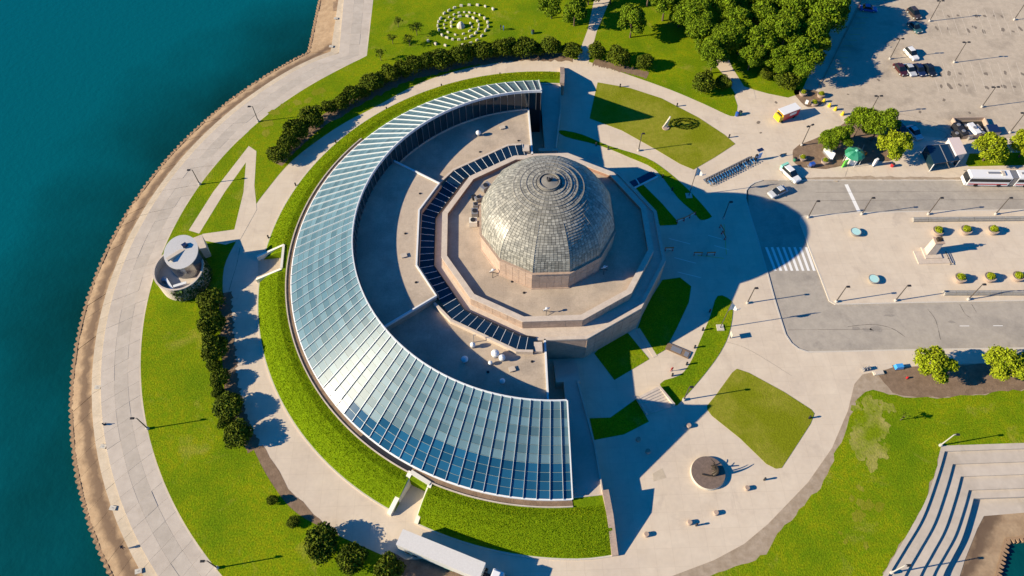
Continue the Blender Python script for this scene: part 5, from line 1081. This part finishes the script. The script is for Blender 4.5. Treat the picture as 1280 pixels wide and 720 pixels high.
q = PL([(1233, 156), (1246, 155.5), (1252, 165), (1238, 166)], 1.2); root = empty('covered_skip', (0, 0, 0), 0, 'blue covered skip beside the service yard', 'skip'); MB().prism(q, -.02, 1.1).build('hull', 'grey_metal', root); MB().prism(q, 1.1, 1.25).build('cover', 'car_navy', root)
# lower right small things
simple('bicycle_rack', 1083, 461, .4, [('rail', 'box', ((0, 0, .75), (1.8, .1, .1), .3), 'grey_metal'), ('hoop', 'box', ((-.6, -.1, .4), (.1, .7, .75), .3), 'grey_metal'), ('hoop', 'box', ((0, 0, .4), (.1, .7, .75), .3), 'grey_metal'), ('hoop', 'box', ((.6, .15, .4), (.1, .7, .75), .3), 'grey_metal')], 'grey metal rack at the pavement corner by the soil bed', 'rack')
simple('stone_slab', 1098, 466, .2, [('block', 'box', ((0, 0, .15), (2.0, .8, .35), .1), 'stone_white'), ('cap', 'box', ((.1, 0, .36), (1.7, .6, .1), .1), 'stone_cap')], 'pale flat stone lying on the soil by the grey rack', 'stone')
simple('tarpaulin_stack', 1124, 458, .5, [('stack', 'box', ((0, 0, .45), (1.7, 1.0, .9), .1, .8), 'car_skyblue'), ('pallet', 'box', ((0, 0, .06), (1.9, 1.2, .14), .1), 'bark')], 'bright blue covered stack on the soil bed left of the tree', 'stack')
simple('marker_post', 1134, 472, .3, [('post', 'lathe', ([(.2, -.02), (.16, .6)], 8), 'car_red'), ('foot', 'lathe', ([(.3, -.02), (.28, .1)], 8), 'bark')], 'short red-brown marker post on the soil bed left of the tree', 'post')
# flag banners and information sign
for (px, py), lb in (((861, 245), 'white banner flag on a pole in the hedge strip in shadow'), ((900, 410), 'white banner flag on a pole in the sunlit hedge strip')):
    root = empty('flag_pole', (*P(px, py), 0), 0, lb, 'flag'); MB().box((0, 0, .12), (1.4, 1.4, .25)).build('base', 'stone_white', root); MB().tube((0, 0, .2), (0, 0, 9.6), .09, .06, 8).build('pole', 'pole_metal', root)
    n_ = 8; vs = []
    for i in range(n_+1):
        for z_ in (9.3-.45*i*.75, 6.4+.1*i): vs.append((.08+.28*i, .25*math.sin(i*.9), z_ if z_ > 6 else 6.5))
    fl = MB().add(vs, [(2*i, 2*i+2, 2*i+3, 2*i+1) for i in range(n_)]).build('flag', 'flag_cloth', root); so = fl.modifiers.new('solid', 'SOLIDIFY'); so.thickness = .03
simple('information_sign', 913, 421, .5, [('panel', 'box', ((0, 0, 1.5), (.12, 1.1, 1.0), .1), 'stone_white'), ('post', 'box', ((0, 0, .5), (.1, .2, 1.0), .1), 'grey_metal')], 'pale upright information panel beside the curved hedge lawn', 'sign')
# barricades in the forecourt
br = None
for px, py, a in ((850, 277, 20), (858, 274, 30), (865, 270, 30), (836, 313, 0), (872, 319, -4), (888, 319, 2), (902, 288, -75), (904, 296, -78)):
    if br is None:
        br = empty('barricade', (0, 0, 0)); MB().box((0, 0, .95), (1.9, .08, .28)).build('board', 'car_orange', br); MB().box((0, 0, .5), (1.9, .06, .2)).build('board', 'car_white', br)
        for s_ in (-.8, .8): MB().box((s_, 0, .5), (.08, .5, 1.0), 0, .4).build('leg', 'car_red', br)
        o = br; o.location = (*P(px, py), 0); o.rotation_euler = (0, 0, R(a))
    else: o = copy_tree(br, P(px, py), R(a))
    tag(o, 'orange and white barricade on the shadowed forecourt', 'barricade', 'forecourt barricades')
# bike share station
bk = empty('hire_bicycle', (0, 0, 0))
for sx in (-.52, .52):
    mb = MB(); n_ = 14
    for k in range(n_): a0, a1 = 2*PI*k/n_, 2*PI*(k+1)/n_; mb.tube((sx+.33*math.cos(a0), 0, .34+.33*math.sin(a0)), (sx+.33*math.cos(a1), 0, .34+.33*math.sin(a1)), .035, n=4)
    mb.build('wheel', 'rubber', bk)
mb = MB(); mb.tube((-.52, 0, .34), (-.1, 0, .45), .05); mb.tube((-.1, 0, .45), (.42, 0, .85), .06); mb.tube((.52, 0, .34), (.4, 0, 1.0), .05); mb.tube((-.1, 0, .4), (-.22, 0, .9), .05); mb.build('frame', 'car_skyblue', bk)
MB().tube((.4, -.3, 1.05), (.4, .3, 1.05), .04).build('handlebar', 'dark_metal', bk); MB().box((-.24, 0, .95), (.3, .18, .08)).build('saddle', 'dark_metal', bk); MB().box((.62, 0, .8), (.3, .35, .25)).build('basket', 'grey_metal', bk)
dk = empty('bicycle_dock', (0, 0, 0)); MB().box((0, 0, .45), (.35, .3, .9), 0, .75).build('post', 'dark_metal', dk); MB().box((0, 0, .03), (1.6, .85, .06)).build('base_plate', 'grey_metal', dk)
d0, d1 = np.array(P(883, 226.5)), np.array(P(938, 199)); da = math.atan2(*(d1-d0)[::-1]); nb_ = 19
for k in range(nb_):
    q = d0+(d1-d0)*k/(nb_-1); o = dk if k == 0 else copy_tree(dk, q); o.location = (*q, 0); o.rotation_euler = (0, 0, da+PI/2); tag(o, 'dark dock post of the bicycle hire row', 'dock', 'bicycle docks')
    if k in (13, 16): continue
    q2 = q+np.array([math.cos(da-PI/2), math.sin(da-PI/2)])*1.05; o = bk if not bk.get('used') else copy_tree(bk, q2); bk['used'] = 1; o.location = (*q2, 0); o.rotation_euler = (0, 0, da+PI/2+random.uniform(-.06, .06)); tag(o, 'blue hire bicycle docked in the long row by the lawn corner', 'bicycle', 'hire bicycles')
simple('hire_terminal', 945, 197, 1.0, [('column', 'box', ((0, 0, 1.0), (.5, .35, 2.0), .4), 'dark_metal'), ('screen', 'box', ((0, -.19, 1.4), (.35, .05, .4), .4), 'car_skyblue'), ('map_panel', 'box', ((.9, .3, 1.3), (1.0, .1, 1.6), .4), 'car_skyblue'), ('solar_panel', 'box', ((.6, .5, 3.0), (1.5, .9, .08), .4), 'car_navy'), ('mast', 'tube', ((.6, .4, 0), (.6, .5, 3.0), .05), 'grey_metal')], 'bicycle hire terminal with small solar panel at the end of the row', 'terminal')
simple('pedestrian_barrier', 979, 194, .3, [('rail', 'box', ((0, 0, .8), (1.6, .1, .12), .2), 'bark'), ('post', 'box', ((-.6, -.1, .4), (.1, .1, .8)), 'bark'), ('post', 'box', ((.6, .1, .4), (.1, .1, .8)), 'bark')], 'low brown barrier on the pavement left of the kiosk bed', 'barrier')
# people
person('person', (*P(626, 34, .8), 0), 1.0, 'stand', 'cloth_dark', 'person in dark clothes standing right of the stone spiral, taller of the pair')
person('person', (*P(629.5, 35, .8), 0), 2.2, 'stand', 'cloth_blue', 'person in blue standing beside the other right of the stone spiral', sc=.95)
person('person', (*P(152.5, 684, .5), -.5), -2.0, 'stand', 'cloth_dark', 'person in dark clothes walking on the brown revetment')
person('person', (*P(130, 531, .1), -.5), 2.5, 'sit', 'cloth_dark', 'person in dark clothes sitting at the top of the revetment')
person('person', (*P(839, 464), 0), .5, 'stand', 'cloth_red', 'person in red standing on the sunlit south walk')
# pale access plates on the tan strip
pl_ = None
for px, py in ((122, 484), (129, 558), (141, 635), (173, 714), (420, 23), (414, 58)):
    if pl_ is None: pl_ = empty('access_plate', (0, 0, 0)); MB().box((0, 0, .05), (1.1, .8, .12)).build('plate', 'stone_white', pl_); MB().box((0, 0, .12), (.3, .1, .04)).build('lift_handle', 'grey_metal', pl_); o = pl_; o.location = (*P(px, py, -.3), -.33)
    else: o = copy_tree(pl_, (*P(px, py, -.3), -.33), random.uniform(-.3, .3))
    tag(o, 'white square access plate on the tan strip above the revetment', 'plate', 'access plates on the revetment')

# drains and hatches on the roof terraces
dn = None
for px, py, z in ((506.7, 292, ZC), (520, 353, ZC), (665, 452, ZL), (525, 242, ZC), (648, 176, ZL), (600, 190, ZL), (610, 465, ZL), (722, 398, 9.2), (655, 366, 9.2), (640, 352, 9.2)):
    x, y = P(px, py, z)
    if dn is None: dn = empty('roof_drain', (x, y, z)); MB().lathe([(.26, 0), (.26, .06), (.2, .08)], 12).build('collar', 'dark_metal', dn); MB().lathe([(.16, .06), (.14, .2), (.05, .22)], 10).build('strainer', 'dark_metal', dn); o = dn
    else: o = copy_tree(dn, (x, y, z))
    tag(o, 'small dark roof drain set in the terrace membrane', 'drain', 'roof drains')
for (px, py, z), lb in (((640, 462, ZL), 'low grey hatch on the sunlit lower terrace near its white parapet'), ((628, 160, ZL), 'low grey hatch on the upper terrace below the ridge wall'), ((505, 320, ZC), 'low grey hatch on the raised middle terrace')):
    x, y = P(px, py, z); root = empty('roof_hatch', (x, y, z), .3, lb, 'hatch'); MB().box((0, 0, .12), (1.1, .9, .26)).build('curb', 'grey_metal', root); MB().box((0, 0, .29), (1.2, 1.0, .08)).build('lid', 'slab', root)
